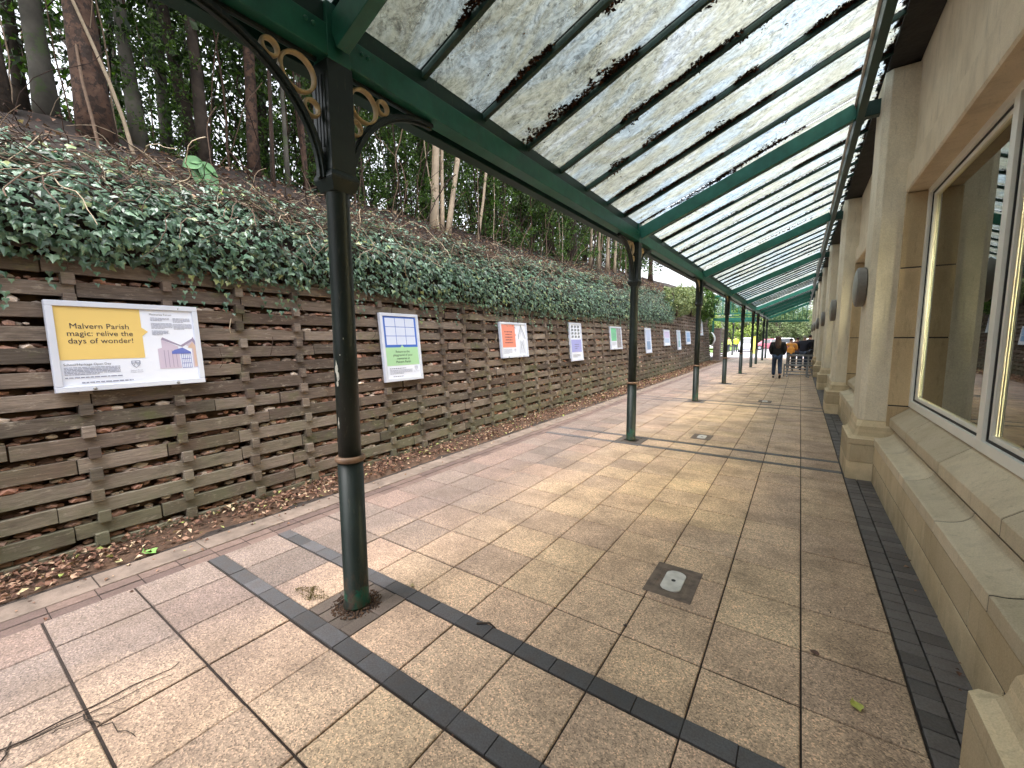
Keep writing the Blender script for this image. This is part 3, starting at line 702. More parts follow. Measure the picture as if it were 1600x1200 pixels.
for i, y in enumerate(lines):
    if not any(abs(y-r) < .05 for r in RAF):
        m = MB(); m.bar((-2.20, y, gz(-2.20)-.03), (.62, y, gz(.62)-.03), .034, .042); m.bar((-2.20, y, gz(-2.20)+.018), (.62, y, gz(.62)+.018), .05, .012)
        cp(m.build('glazing_bar', M['darkgreen'], can))
    else:
        m = MB(); m.bar((-2.20, y, gz(-2.20)+.02), (.62, y, gz(.62)+.02), .05, .014); cp(m.build('glazing_cap', M['darkgreen'], can))
    if i+1 < len(lines):
        y1 = lines[i+1]; m = MB()
        e = .026
        def sheet(xa, xb, dz, y0, y1):
            m.hexa([(xa,y0,gz(xa)+dz-.003),(xb,y0,gz(xb)+dz-.003),(xb,y1,gz(xb)+dz-.003),(xa,y1,gz(xa)+dz-.003),(xa,y0,gz(xa)+dz),(xb,y0,gz(xb)+dz),(xb,y1,gz(xb)+dz),(xa,y1,gz(xa)+dz)])
        if any(abs(lines[i]-v) < .1 for v in (P0+BAY*4.875, )): continue   # a lost pane far down the walkway
        sheet(-2.26, .61, 0, y+e, y1-e)
        cp(m.build('glass_pane', M['glass'], can))
# end gable at the far end
m = MB(); m.box(-2.2, .45, 38.84, 38.94, 2.83, 2.98); cp(m.build('gable_beam', M['green'], can))
for i in range(9):
    x = -1.95+i*.28; m = MB(); m.box(x-.018, x+.018, 38.85, 38.9, 2.985, gz(x)-.05); cp(m.build('gable_mullion', M['green'], can))
m = MB(); m.add([(-2.1,38.88,2.99),(.4,38.88,2.99),(.4,38.88,gz(.4)-.04),(-2.1,38.88,gz(-2.1)-.04),(-2.1,38.886,2.99),(.4,38.886,2.99),(.4,38.886,gz(.4)-.04),(-2.1,38.886,gz(-2.1)-.04)], [(0,1,2,3),(7,6,5,4),(0,4,5,1),(1,5,6,2),(2,6,7,3),(3,7,4,0)])
cp(m.build('gable_glass', M['clear'], can))
# dead leaves caught along the glazing bars on top of the glass
m = MB(); q = random.Random(61)
for li, y in enumerate(lines):
    if y > 27: continue
    nc = 8 if y < 8 else 5
    for c in range(nc):
        xc = q.uniform(-2.15, .5); Lc = q.uniform(.05, .42); wd = q.uniform(.02, .19)**1.15*(1.0 if y < 8 else .7); side = -1 if q.random() < .72 else 1
        for k in range(int(60+Lc*900) if y < 8 else int(14+Lc*90)):
            t = q.uniform(-1, 1); x = xc+t*Lc; w = wd*math.sqrt(max(0, 1-t*t))*(.25+1.3*abs(noise.noise(Vector((x*9, y, 0)))))
            yy = y+side*(.02+w*q.random()**1.2*1.1); p = Vector((x, yy, gz(x)-.006-q.random()*.012))
            s = q.uniform(.016, .042)*(1 if y < 8 else 1.2); nn = (Vector((-.3,0,1))+rvec(q)*.7).normalized(); curl_leaf(m, p, nn, q, s)
    for k in range(45):  # crumbs along the bar edges
        x = q.uniform(-2.2, .58); yy = y+q.choice([-1, -1, 1])*(.024+abs(q.gauss(0, .008))); curl_leaf(m, Vector((x, yy, gz(x)-.007)), (Vector((0,0,1))+rvec(q)*.5).normalized(), q, q.uniform(.01, .025))
    for k in range(10 if y < 9 else 4):
        x = q.uniform(-2.2, .55); yy = y+q.uniform(.06, .56); 
        for j in range(q.randint(1, 6)): curl_leaf(m, Vector((x+q.gauss(0,.015), yy+q.gauss(0,.012), gz(x)-.006)), (Vector((0,0,1))+rvec(q)*.5).normalized(), q, q.uniform(.008, .022))
for k in range(2600):  # drift in the gutter corner against the building
    y = q.uniform(-1, 24); x = .60-abs(q.gauss(0, .035)); curl_leaf(m, Vector((x, y, gz(x)-.012)), (Vector((0,0,1))+rvec(q)*.6).normalized(), q, q.uniform(.012, .035))
tag(m.build('leaf_debris', M['rooflitter']), kind='stuff')

# ================================================================== SHOP BUILDING
bld = tag(empty('shop_building', (1.0, 17, 0)), 'buff stone shop front with pilasters on pedestals, sloping sills and cream framed windows', 'building')
def bp(o): o.location = -Vector(bld.location); return o
CY = [P0+BAY*k for k in range(-2, 8)]  # bays behind the camera are unseen, added to block light from behind
q = random.Random(71)
for k in range(len(CY)-1):
    m = MB(); a, b = CY[k]+.46, CY[k+1]-.46; y = a
    # lower and upper ashlar courses
    for (z0, z1, off) in ((0, .198, .45), (.202, .402, 0)):
        y = a; first = True
        while y < b-.01:
            L = .9-(off if first else 0); first = False; y1 = min(b, y+L); m.box(.74, 1.25, y+.0065, y1-.0065, z0-.02 if z0 == 0 else z0+.004, z1-(.007 if z0 else .002)); y = y1
    bp(m.build('plinth_course', M['ashlar'], bld, bevel=.003)); mm = MB(); mm.box(.7445, 1.2, a, b, -.02, .40); bp(mm.build('plinth_mortar', M['flash'], bld))
prof = [(.735,.406),(.735,.484),(.748,.488)]
for i in range(1, 9):
    t = PI/2*i/8; prof.append((.748+.150*math.sin(t), .575-.087*math.cos(t)))
prof += [(.905,.570),(.95,.570),(.95,.406)]
for k in range(len(CY)-1):
    m = MB(); a, b = CY[k]+.40, CY[k+1]-.40; ys = [b]
    y = CY[k+1]-1.19
    while y > a+.15: ys.append(y); y -= .9
    ys.append(a); ys = ys[::-1]
    for i in range(len(ys)-1): m.extrude_y(prof, ys[i]+.008, ys[i+1]-.008)
    bp(m.build('cavetto_moulding', M['sillstone'], bld, bevel=.0025)); mm = MB(); mm.extrude_y([(px+.004, pz-.004) for px, pz in prof], a+.01, b-.01); bp(mm.build('moulding_mortar', M['flash'], bld))
prof = [(.86,.625),(.86,.71),(.866,.718),(1.03,.858),(1.15,.862),(1.15,.625)]
for k in range(len(CY)-1):
    m = MB(); m2 = MB(); a, b = CY[k]+.362, CY[k+1]-.362; ys = [b]; y = CY[k+1]-1.24
    while y > a+.15: ys.append(y); y -= 1.125
    ys.append(a); ys = ys[::-1]
    for i in range(len(ys)-1): m.extrude_y(prof, ys[i]+.008, ys[i+1]-.008)
    m2.box(.93, 1.18, a, b, .574, .623); m2.extrude_y([(px+.004, pz-.004) for px, pz in prof], a+.01, b-.01)  # dark box paints the shadow gap under the sill; profile backs the joints
    bp(m.build('window_sill', M['sillstone'], bld, bevel=.003)); bp(m2.build('sill_mortar_shade', M['flash'], bld))
for c in CY:
    m = MB(); zz = [.41, .855, 1.597, 2.334, 3.108]
    for i in range(4): m.box(.835, 1.24, c-.36, c+.36, zz[i]+.007, zz[i+1]-.007)
    bp(m.build('window_jamb', M['jambstone'], bld, bevel=.003)); mm = MB(); mm.box(.839, 1.23, c-.356, c+.356, .42, 3.10); bp(mm.build('jamb_mortar', M['flash'], bld))
m = MB(); m.extrude_y([(.842,3.112),(.83,3.13),(.83,3.385),(.86,3.40),(1.24,3.40),(1.24,3.112)], -9, 36.6); bp(m.build('lintel', M['stone'], bld))
m = MB(); m.box(.868, 1.24, -9, 36.6, 3.404, 4.9); bp(m.build('upper_wall', M['stone'], bld))  # unseen above the canopy, carried up there to block light
oc = lambda x0, x1, y0, y1, c: [(x1,y0),(x1,y1),(x0+c,y1),(x0,y1-c),(x0,y0+c),(x0+c,y0)]
for c in CY:
    m = MB(); m.prism_z(oc(.595, .88, c-.325, c+.325, .055), .665, 4.40); sh = bp(m.build('pilaster', M['shaftstone'], bld, bevel=.006))
    m = MB(); o_ = lambda g: oc(.51+g, .90, c-.445+g, c+.445-g, .03)
    m.prism_z(o_(0), -.02, .195); m.prism_z(o_(0), .201, .394); m.prism_z(o_(0), .40, .462)
    g0 = 0
    for i in range(6):
        t0, t1 = PI/2*i/6, PI/2*(i+1)/6; f = lambda t: (.065*math.sin(t), .462+.10*(1-math.cos(t)))
        (ga, za), (gb, zb) = f(t0), f(t1); m.prism_z(o_(ga), za, zb, o_(gb))
    m.prism_z(o_(.065), .562, .60, o_(.072)); m.prism_z(o_(.072), .60, .664, oc(.590, .90, c-.33, c+.33, .055))
    m.build('pedestal', M['ashlar'], sh, bevel=.003)
def window(a, b):
    z0, z1 = .858, 3.128; w = .072
    m = MB(); X0, X1 = 1.0, 1.075
    m.box(X0, X1, a, b, z0, z0+w); m.box(X0, X1, a, b, z1-w, z1); mid = (a+b)/2
    for (y0, y1) in ((a, a+w), (b-w, b), (mid-.045, mid+.045)): m.box(X0, X1, y0, y1, z0+w, z1-w)
    fr = bp(m.build('window', M['upvc'], bld, bevel=.003))
    g = MB(); i_ = MB(); p = MB()
    for (y0, y1) in ((a+w, mid-.045), (mid+.045, b-w)):
        za, zb = z0+w, z1-w
        for (mm, X, dx, s, e) in ((g, 1.022, .02, 0, .014), (i_, 1.03, .02, .014, .046)):
            mm.box(X, X+dx, y0+s, y1-s, za+s, za+e); mm.box(X, X+dx, y0+s, y1-s, zb-e, zb-s)
            mm.box(X, X+dx, y0+s, y0+e, za+e, zb-e); mm.box(X, X+dx, y1-e, y1-s, za+e, zb-e)
        p.box(1.047, 1.053, y0+.04, y1-.04, za+.04, zb-.04)
    g.build('gasket', M['black'], fr); i_.build('glazing_bead', M['upvc'], fr, bevel=.002); p.build('pane', M['pane'], fr)
for k in range(len(CY)-1): window(CY[k]+.361, CY[k+1]-.361)
wallin = simple('shop_interior_paint', rgb(206,198,170), .8, var=.05, scale=2)
m = MB(); m.box(1.25, 9.2, -9, 36.6, .18, .24); bp(m.build('shop_floor', simple('shop_floor', rgb(160,140,112), .35, var=.08, scale=3), bld))
m = MB(); m.box(9.0, 9.2, -9, 36.6, .241, 4.9); m.box(1.25, 9.0, 36.4, 36.6, .241, 4.9); m.box(1.25, 9.0, -9, -8.8, .241, 4.9); m.box(1.25, 1.6, -8.8, 36.4, 2.96, 4.9); m.box(1.6, 9.0, -8.8, 36.4, 2.96, 3.0); bp(m.build('shop_interior', wallin, bld))
m = MB(); m.box(1.0, 9.2, -9, 36.6, 4.904, 5.0); bp(m.build('roof', M['flash'], bld))
m = MB(); m.box(1.24, 9.2, 36.61, 36.8, 0, 4.9); bp(m.build('end_wall', M['stone'], bld))
# round bulkhead lamps on the pilasters
def wall_lamp():
    t = empty('wall_lamp', (.594, CY[3], 2.19))
    m = MB(); m.lathe([(.205,0),(.225,-.01),(.228,-.075),(.212,-.09),(.20,-.09)], 36, (0,0,0), 'x'); m.build('rim', M['lampgrey'], t, bevel=.002)
    m = MB(); m.lathe([(.198,-.0905),(.185,-.098),(.12,-.108),(.04,-.112),(.001,-.112)], 36, (0,0,0), 'x'); m.build('lens', M['lampface'], t, smooth=True)
    return t
l0 = wall_lamp(); tag(l0, 'largest round grey bulkhead lamp, on the nearest pilaster', 'wall lamp', 'round lamps on the pilasters')
for i, lab in enumerate(['round grey bulkhead lamp on the second pilaster', 'round grey bulkhead lamp on the third pilaster, seen edge on', 'small distant bulkhead lamp on the fourth pilaster', 'small distant bulkhead lamp on the fifth pilaster', 'farthest bulkhead lamp, on the sixth pilaster']):
    copy_tree(l0, loc=(.594, CY[4+i], 2.19), label=lab)
# inside the shop
for i, (x, y, lab) in enumerate([(2.7, 10.3, 'lit ceiling panel nearest the shop window'), (4.6, 13.2, 'lit ceiling panel deeper inside the shop, second one'), (2.7, 16.6, 'lit ceiling panel farther along the shop window wall'), (5.0, 20.4, 'small lit ceiling panel far inside the shop'), (4.4, 7.5, 'added ceiling panel brightening the shop close behind the near window'), (3.0, 5.0, 'added ceiling panel brightening the first window bay'), (6.5, 11.0, 'added ceiling panel brightening the back of the shop')]):  # panels closing the list are added to brighten the shop interior
    m = MB(); m.box(-.3, .3, -.75, .75, 0, .03); m.box(-.33,.33,-.78,.78,.031,.05)
    t = empty('ceiling_light', (x, y, 2.90)); m = MB(); m.box(-.28, .28, -.72, .72, 0, .02); m.build('diffuser', M['tube'], t)
    m = MB(); m.box(-.31, .31, -.75, .75, .021, .055); m.build('casing', M['upvc'], t); tag(t, lab, 'ceiling light', 'lit panels in the shop ceiling')
t = empty('yellow_notice', (2.5, 10.55, 1.82)); tag(t, 'yellow paper notices hanging inside the shop window', 'notice')
m = MB(); m.box(-.004, .004, -.55, .2, -.13, .13); m.build('notice_board', flat('notice_yellow', 236, 222, 40), t)
m = MB(); m.box(-.004, .004, .21, .56, -.11, .12); m.build('pale_notice', flat('notice_pale', 232, 226, 120), t)

# ================================================================== POSTER BOARDS
TB = {}
def text(par, s, size, y, z, mat, x, align='CENTER', bold=0):
    cu = bpy.data.curves.new('t', 'FONT'); cu.body = s; cu.size = size; cu.align_x = align; cu.offset = bold; cu.resolution_u = 3; cu.space_line = 1.0
    o = bpy.data.objects.new('t', cu); COL.objects.link(o)
    dg = bpy.context.evaluated_depsgraph_get(); me = bpy.data.meshes.new_from_object(o.evaluated_get(dg)); bpy.data.objects.remove(o); bpy.data.curves.remove(cu)
    me.transform(Matrix(((0,0,1,x),(1,0,0,y),(0,1,0,z),(0,0,0,1)))); me.materials.clear(); me.materials.append(mat)
    o = bpy.data.objects.new('lettering', me); COL.objects.link(o); o.parent = par; return o
def qd(m, y0, y1, z0, z1, x): m.add([(x,y0,z0),(x,y1,z0),(x,y1,z1),(x,y0,z1)], [(0,1,2,3)])
def pg(m, pts, x): m.add([(x, a, b) for a, b in pts], [tuple(range(len(pts)))])
def lines_(m, y0, y1, z, n, h, gap, x, q, last=.6):
    for i in range(n):
        L = y1-y0 if i < n-1 else (y1-y0)*last; y = y0
        while y < y0+L-.004:
            w = min(q.uniform(.008, .035), y0+L-y); qd(m, y, y+w, z-i*gap-h, z-i*gap, x); y += w+h*.7
INK = flat('ink', 52, 52, 66); GREYINK = flat('grey_ink', 128, 134, 160); WHITE = flat('paper', 226, 232, 248, .3)  # paper tone lightened so its colour carries the glare
def board(yc, zc, w, h, label, name='poster_board', fw=.042):
    # measured positions lie on the wall plane; the board stands 6 cm proud of it, so keep its line of sight
    t = empty(name, (wallx(yc, zc)+.055, yc, zc)); t.rotation_euler = (0, -math.atan(.1), math.atan(.028))
    m = MB(); a, b = w/2, h/2
    m.box(-.035, 0, -a, a, -b, b); m.box(.001, .018, -a, a, b-fw, b); m.box(.001, .018, -a, a, -b, -b+fw); m.box(.001, .018, -a, -a+fw, -b+fw, b-fw); m.box(.001, .018, a-fw, a, -b+fw, b-fw)
    m.build('frame', M['frame'], t, bevel=.004)
    m = MB(); qd(m, -a+fw, a-fw, -b+fw, b-fw, .004); m.build('paper_sheet', WHITE, t)
    for s in (-1, 1):
        if w > h: 
            m = MB(); m.lathe([(.012,0),(.012,.004),(.007,.009)], 14, (.018, s*w*.28, -b+fw*.4), 'x'); m.build('screw', M['galv'], t)
    tag(t, label, 'poster board', 'framed poster boards along the timber wall'); return t
def part(t, name, mat, fn):
    m = MB(); fn(m); return m.build(name, mat, t)
def crest(t, y, z, s, x=.0075):
    def f(m):
        sh = [(-1,1),(1,1),(1,.1),(.6,-.6),(0,-1.1),(-.6,-.6),(-1,.1)]; n = len(sh)
        for i in range(n):
            a, b = sh[i], sh[(i+1) % n]; pg(m, [(y+a[0]*s, z+a[1]*s), (y+a[0]*s*.84, z+a[1]*s*.84), (y+b[0]*s*.84, z+b[1]*s*.84), (y+b[0]*s, z+b[1]*s)][::-1], x)
        qd(m, y-s*.8, y+s*.8, z+s*.22, z+s*.40, x); qd(m, y-s*.09, y+s*.09, z+s*.2, z+s*.8, x)
        for a in (-.38, .38): pg(m, [(y+(a-.16)*s, z-.1*s), (y+a*s, z-.45*s), (y+(a+.16)*s, z-.1*s)], x)
    part(t, 'crest', GREYINK, f)
q = random.Random(81)
def fit(yc, zc, w, h):   # keep the sight line of a measured board
    xm = -4.43-.02*yc-.1*zc
    for _ in range(4):
        k = (wallx(yc, zc)+.06)/xm
    return yc*k, 1.6+(zc-1.6)*k, w*k, h*k
# 1 landscape, yellow
y_, z_, w_, h_ = fit(1.105, 1.565, .965, .70)
b1 = board(y_, z_, w_, h_, 'large white framed poster with a yellow panel and a sketch of a school')
yl = flat('poster_yellow', 224, 194, 116)
part(b1, 'colour_panel', yl, lambda m: pg(m, [(-.435,.30),(-.435,-.10),(.065,-.10),(.065,.08),(.105,.115),(.065,.15),(.065,.30)], .006))
for i, s in enumerate(['Malvern Parish', 'magic: relive the', 'days of wonder!']): text(b1, s, .058, -.185, .135-i*.056, INK, .0075)
text(b1, 'School/Heritage Open Day', .024, -.415, -.145, INK, .0075, 'LEFT')
def f(m):
    lines_(m, -.415, -.10, -.158, 6, .0045, .0105, .0075, q); lines_(m, -.415, -.09, -.232, 1, .007, .01, .0075, q, 1); lines_(m, -.33, -.03, -.272, 1, .008, .01, .0075, q, 1)
    lines_(m, .13, .26, .235, 3, .004, .0105, .0075, q); lines_(m, .13, .28, .19, 5, .004, .0105, .0075, q); lines_(m, .13, .25, .125, 4, .004, .0105, .0075, q)
    lines_(m, .285, .41, .235, 4, .004, .0105, .0075, q); lines_(m, .285, .42, .185, 5, .004, .0105, .0075, q)
part(b1, 'small_print', GREYINK, f)
text(b1, 'Memories Forum', .022, .125, .255, INK, .0075, 'LEFT')
text(b1, 'Malvern Parish', .013, .0, -.205, GREYINK, .0075); text(b1, 'Primary School', .013, .0, -.219, GREYINK, .0075); crest(b1, .0, -.150, .028)
def f(m):
    pg(m, [(.155,-.20),(.155,-.03),(.185,-.02),(.185,.05),(.30,-.01),(.31,-.2)], .0055); pg(m, [(.36,-.0),(.41,.06),(.44,-.01),(.445,-.2),(.40,-.2),(.40,-.02)], .0055)
part(b1, 'school_sketch', flat('sketch_pink', 196, 184, 206), f)
def f(m):
    pg(m, [(.185,.05),(.195,.07),(.32,.0),(.41,.06),(.405,.035),(.33,-.015)][::-1], .0062); pg(m, [(.405,.045),(.415,.075),(.445,-.0),(.435,-.01)][::-1], .0062)
    for i in range(4): qd(m, .195+.028*i, .199+.028*i, -.19, -.04, .0066)
part(b1, 'sketch_roof', flat('sketch_mauve', 150, 140, 170), f)
part(b1, 'sketch_gable', flat('sketch_tan', 204, 176, 160), lambda m: pg(m, [(.37,-.02),(.409,.03),(.437,-.02),(.44,-.19),(.41,-.19),(.41,-.03)], .0068))
def f(m):
    pg(m, [(.25,-.055),(.27,-.04),(.33,-.02),(.39,-.06),(.39,-.075),(.25,-.075)], .007); 
    for i in range(6): qd(m, .315+i*.014, .318+i*.014, -.2, -.075, .007)
    for i in range(3): qd(m, .315, .388, -.2+i*.04, -.196+i*.04, .007)
part(b1, 'sketch_entrance', flat('sketch_blue', 96, 112, 190), f)
# 2 portrait blue grid + green
y_, z_, w_, h_ = fit(4.03, 1.50, .70, .95)
b2 = board(y_, z_, w_, h_, 'upright framed poster with a blue grid of nine squares above a green panel')
part(b2, 'colour_panel', flat('poster_blue', 58, 104, 200), lambda m: (pg(m, [(-.295,.425),(-.295,-.0),(-.03,-.0),(.0,.035),(.03,-.0),(.295,-.0),(.295,.425)], .006)))
def f(m):
    for i in range(3):
        for j in range(3): qd(m, -.265+.178*i, -.265+.178*i+.17, .035+.125*j, .035+.125*j+.117, .0072)
part(b2, 'white_squares', flat('poster_square', 206, 216, 240), f)
part(b2, 'green_panel', flat('poster_green', 164, 208, 164), lambda m: pg(m, [(-.295,0),(-.295,-.25),(.295,-.25),(.295,0),(.03,0),(0,.033),(-.03,0)], .0058))
for i, s in enumerate(['Return to the', 'playground of your', 'memories at', 'Malvern Parish']): text(b2, s, .046, .0, -.075-i*.047, INK, .0075)
part(b2, 'small_print', GREYINK, lambda m: (lines_(m, -.26, .03, -.285, 1, .010, .02, .0075, q, 1), lines_(m, -.26, .15, -.31, 4, .006, .016, .0075, q), lines_(m, -.21, -.02, -.395, 1, .009, .02, .0075, q, 1)))
crest(b2, .225, -.30, .028); text(b2, 'Malvern Parish', .018, .225, -.352, GREYINK, .0075)
# 3 landscape orange-red + line drawing
y_, z_, w_, h_ = fit(6.98, 1.59, .99, .70)
b3 = board(y_, z_, w_, h_, 'framed poster with a coral red panel and a pencil drawing of a pointed arch')
part(b3, 'colour_panel', flat('poster_coral', 226, 140, 120), lambda m: pg(m, [(-.44,.30),(-.44,-.14),(.03,-.14),(.03,.07),(.06,.10),(.03,.13),(.03,.30)], .006))
part(b3, 'lettering_lines', INK, lambda m: [lines_(m, -.34+.02*(i % 2), -.07-.02*(i % 2), .17-i*.052, 1, .020, .05, .0075, q, 1) for i in range(5)])
def arch(m, y0, y1, z0, z1, th, x):
    n = 9; L = []
    for i in range(n+1):
        t = i/n; L.append((y0+(y1-y0)*.5*math.sin(t*PI/2)**1.6, z0+(z1-z0)*(1-(1-t)**1.3)))
    L2 = L+[(y0+y1-a, b) for a, b in L[::-1]]
    for i in range(len(L2)-1):
        (a, b), (c, d) = L2[i], L2[i+1]; pg(m, [(a-th, b), (a+th, b), (c+th, d+.0), (c-th, d)], x)
part(b3, 'arch_drawing', flat('pencil', 92, 104, 124), lambda m: (arch(m, .14, .40, .02, .30, .007, .0070), arch(m, .19, .35, -.28, -.02, .004, .0074), arch(m, .20, .34, .04, .22, .003, .0078), arch(m, .16, .26, -.28, .0, .002, .0082), arch(m, .28, .38, -.28, .0, .002, .0086)))
part(b3, 'small_print', GREYINK, lambda m: lines_(m, -.42, -.12, -.175, 6, .005, .017, .0075, q)); crest(b3, -.01, -.20, .026)
# 4 portrait, photo grid + lilac
y_, z_, w_, h_ = fit(9.90, 1.53, .74, .98)
b4 = board(y_, z_, w_, h_, 'upright framed poster with rows of small grey pictures above a lilac panel')
def f(m):
    for i in range(3):
        for j in range(4): pg(m, [(-.27+.19*i, .10+.085*j), (-.14+.19*i, .10+.085*j+.01), (-.13+.19*i, .16+.085*j), (-.24+.19*i, .165+.085*j)], .0065)
part(b4, 'picture_grid', flat('poster_greyblue', 120, 128, 140), f)
part(b4, 'colour_panel', flat('poster_lilac', 158, 162, 220), lambda m: qd(m, -.31, .31, -.26, .06, .006))
part(b4, 'small_print', INK, lambda m: (lines_(m, -.12, .14, -.06, 3, .010, .05, .0075, q), lines_(m, -.26, .2, -.32, 4, .006, .02, .0075, q)))
# 5 landscape green
y_, z_, w_, h_ = fit(12.95, 1.63, 1.05, .72)
b5 = board(y_, z_, w_, h_, 'framed poster with a bright green panel beside a grey photograph')
part(b5, 'colour_panel', flat('poster_mint', 112, 190, 148), lambda m: qd(m, -.47, .02, -.09, .31, .006))
part(b5, 'photo', simple('photo_print', rgb(140,138,146), .5, var=.4, scale=14), lambda m: qd(m, .05, .47, -.31, .31, .006))
part(b5, 'small_print', GREYINK, lambda m: (lines_(m, -.38, -.06, .16, 4, .013, .05, .0075, q), lines_(m, -.42, -.02, -.14, 5, .006, .02, .0075, q)))
for (yc, zc, w, h, lab, c1, c2) in ((16.65, 1.53, .75, .98, 'upright framed poster with a blue picture below, fourth board from the far end', (176,190,222), (134,158,196)),
        (19.7, 1.64, 1.08, .72, 'small distant framed poster with a pinkish panel', (196,186,222), (176,196,226)), (22.2, 1.53, .72, .98, 'narrow distant upright framed poster in pale blue green', (176,198,214), (136,176,190)),
        (24.6, 1.65, 1.15, .73, 'last framed poster of the row, light blue', (150,182,222), (128,166,214))):
    y_, z_, w_, h_ = fit(yc, zc, w, h); t = board(y_, z_, w_, h_, lab)
    part(t, 'colour_panel', flat('poster_tone_%d' % int(yc), *c1), lambda m: qd(m, -w_/2+.08, w_/2-.08, 0, h_/2-.08, .006)); part(t, 'lower_panel', flat('poster_tone_b%d' % int(yc), *c2), lambda m: qd(m, -w_/2+.10, w_/2-.12, -h_/2+.14, -.02, .006))
# big red and white sign near the end of the wall
t = board(29.4, 2.34, 1.7, 1.08, 'tall white sign with red lettering high on the far end of the wall', 'wall_sign', .03); t['category'] = 'sign'; del t['group']
part(t, 'red_lettering', flat('sign_red', 196, 60, 66), lambda m: (lines_(m, -.6, .6, .30, 1, .10, .1, .0075, q, 1), lines_(m, -.6, .6, .05, 2, .09, .16, .0075, q, .8), lines_(m, -.5, .5, -.32, 1, .05, .1, .0075, q, 1)))
# curved white sheet leaning from the wall end
m = MB(); vs = []
for i in range(13):
    a = -.5+i/12; x = .22*(1-(2*a)**2); 
    for yy in (-.28, .28): vs.append((x, yy, a*.95))
m.add(vs, [(2*i, 2*i+1, 2*i+3, 2*i+2) for i in range(12)]); o = m.build('curved_panel', flat('white_panel', 226, 228, 232), smooth=True, loc=(-5.05, 31.6, 1.55)); o.modifiers.new('thick', 'SOLIDIFY').thickness = .02
tag(o, 'white panel bowed outward from the far end of the timber wall', 'panel')
# brick pier, slatted fence behind it
t = tag(empty('brick_pier', (-5.06, 34.3, 0)), 'purple brick pier with a pale cap at the end of the timber wall', 'pier'); m = MB(); q = random.Random(83); z = 0
r = 0
while z < 2.3:
    for (dx, dy, sx, sy) in ((-.12, -.12, .225, .105), (.0+.06, -.0, .105, .225), (-.06, .12, .225, .105), (-.18, .06, .105, .225)) if False else (): pass
    y = -.33
    while y < .30:
        for x in (-.24, -.02): m.box(x+(.0 if r % 2 else .0), x+.215, y+(.0), min(y+.10, .33), z, z+.065)
        y += .11
    z += .075; r += 1
m.build('brickwork', M['pierbrick'], t); m = MB(); m.box(-.22, .18, -.31, .31, 0, 2.28); m.build('mortar_core', M['concrete'], t); m = MB(); m.box(-.27, .22, -.36, .36, 2.3, 2.36); m.build('cap', M['concrete'], t, bevel=.01)
t = tag(empty('slatted_fence', (-5.2, 36.9, 0)), 'brown horizontal slatted fence continuing beyond the brick pier', 'fence'); m = MB()
for i in range(14): m.box(-.02, .02, -1.9, 1.9, .08+i*.165, .08+i*.165+.11)
m.build('slats', M['timber'], t)
for i in range(3): m = MB(); m.box(-.10, -.021, -1.9+i*1.85, -1.8+i*1.85, 0, 2.4); m.build('fence_post', M['timber'], t)

# ================================================================== TREES ON THE BANK
def crown_mesh(name, seed, n, shape, leafL, mat, clump=1.0, up=.2):
    """leaves in clumps spread along twigs through a volume; shape(q) gives clump centres and radii (unit tree space)"""
    q = random.Random(seed); m = MB()
    while len(m.f) < n*2:
        c, r = shape(q)
        k = int(34*clump)
        for i in range(k):
            p = c+rvec(q)*r*q.random()**.55; nn = (rvec(q)+Vector((0,0,up))).normalized(); d = rvec(q); d = (d-nn*d.dot(nn)); 
            if d.length < .05: continue
            d.normalize(); L = leafL*q.uniform(.7, 1.35); leaf_diamond(m, p, d, nn, L, L*q.uniform(.38, .6), q.uniform(0, .15))
        if q.random() < .5:
            a = c+rvec(q)*r*.2; b = c+rvec(q)*r*1.3; mm = (a+b)/2+rvec(q)*r*.2; m.tube([a, mm, b], .006, 3, False)
    return m
def sh_tall(q):   # tall evergreen woodland crown, clear stem below ~1.6 m
    z = q.uniform(1.2, 8.5); rad = 1.5*(1-.35*z/9)*math.sqrt(q.random()); a = q.uniform(0, 2*PI)
    return Vector((rad*math.cos(a), rad*math.sin(a), z)), q.uniform(.14, .4)
def sh_under(q):   # laurel undergrowth
    z = q.uniform(.1, 4.2)**1.0; rad = 1.25*math.sqrt(q.random()); a = q.uniform(0, 2*PI)
    return Vector((rad*math.cos(a), rad*math.sin(a), z)), q.uniform(.10, .34)
def sh_thin(q):
    z = q.uniform(2.0, 8.0); rad = 1.2*math.sqrt(q.random()); a = q.uniform(0, 2*PI)
    return Vector((rad*math.cos(a), rad*math.sin(a), z)), q.uniform(.10, .3)
def sh_conif(q):
    z = q.uniform(.9, 8.0); rad = (1.1-.08*z)*math.sqrt(q.random())+.1; a = q.uniform(0, 2*PI)
    return Vector((rad*math.cos(a), rad*math.sin(a), z-rad*.25)), q.uniform(.14, .34)
CR = {}
def crown(kind, k):
    key = (kind, k)
    if key not in CR:
        a = {'tall': (3900, sh_tall, .105, M['leafdark']), 'under': (3400, sh_under, .10, M['leafmid']), 'thin': (2000, sh_thin, .10, M['leafdark']), 'conif': (4600, sh_conif, .085, M['leafconif'])}[kind]
        mb = crown_mesh(kind, hash(kind) % 100 if 0 else 17*k+len(kind), a[0], a[1], a[2], a[3]); me = bpy.data.meshes.new('crown'); me.from_pydata(mb.v, [], mb.f); me.materials.append(a[3]); CR[key] = me
    return CR[key]
def add_crown(t, kind, k, rz, sc_, z=0, x=0, y=0):
    o = bpy.data.objects.new('crown', crown(kind, k)); COL.objects.link(o); o.parent = t; o.rotation_euler.z = rz; o.scale = (sc_,)*3 if not hasattr(sc_, '__len__') else sc_; o.location = (x, y, z); return o
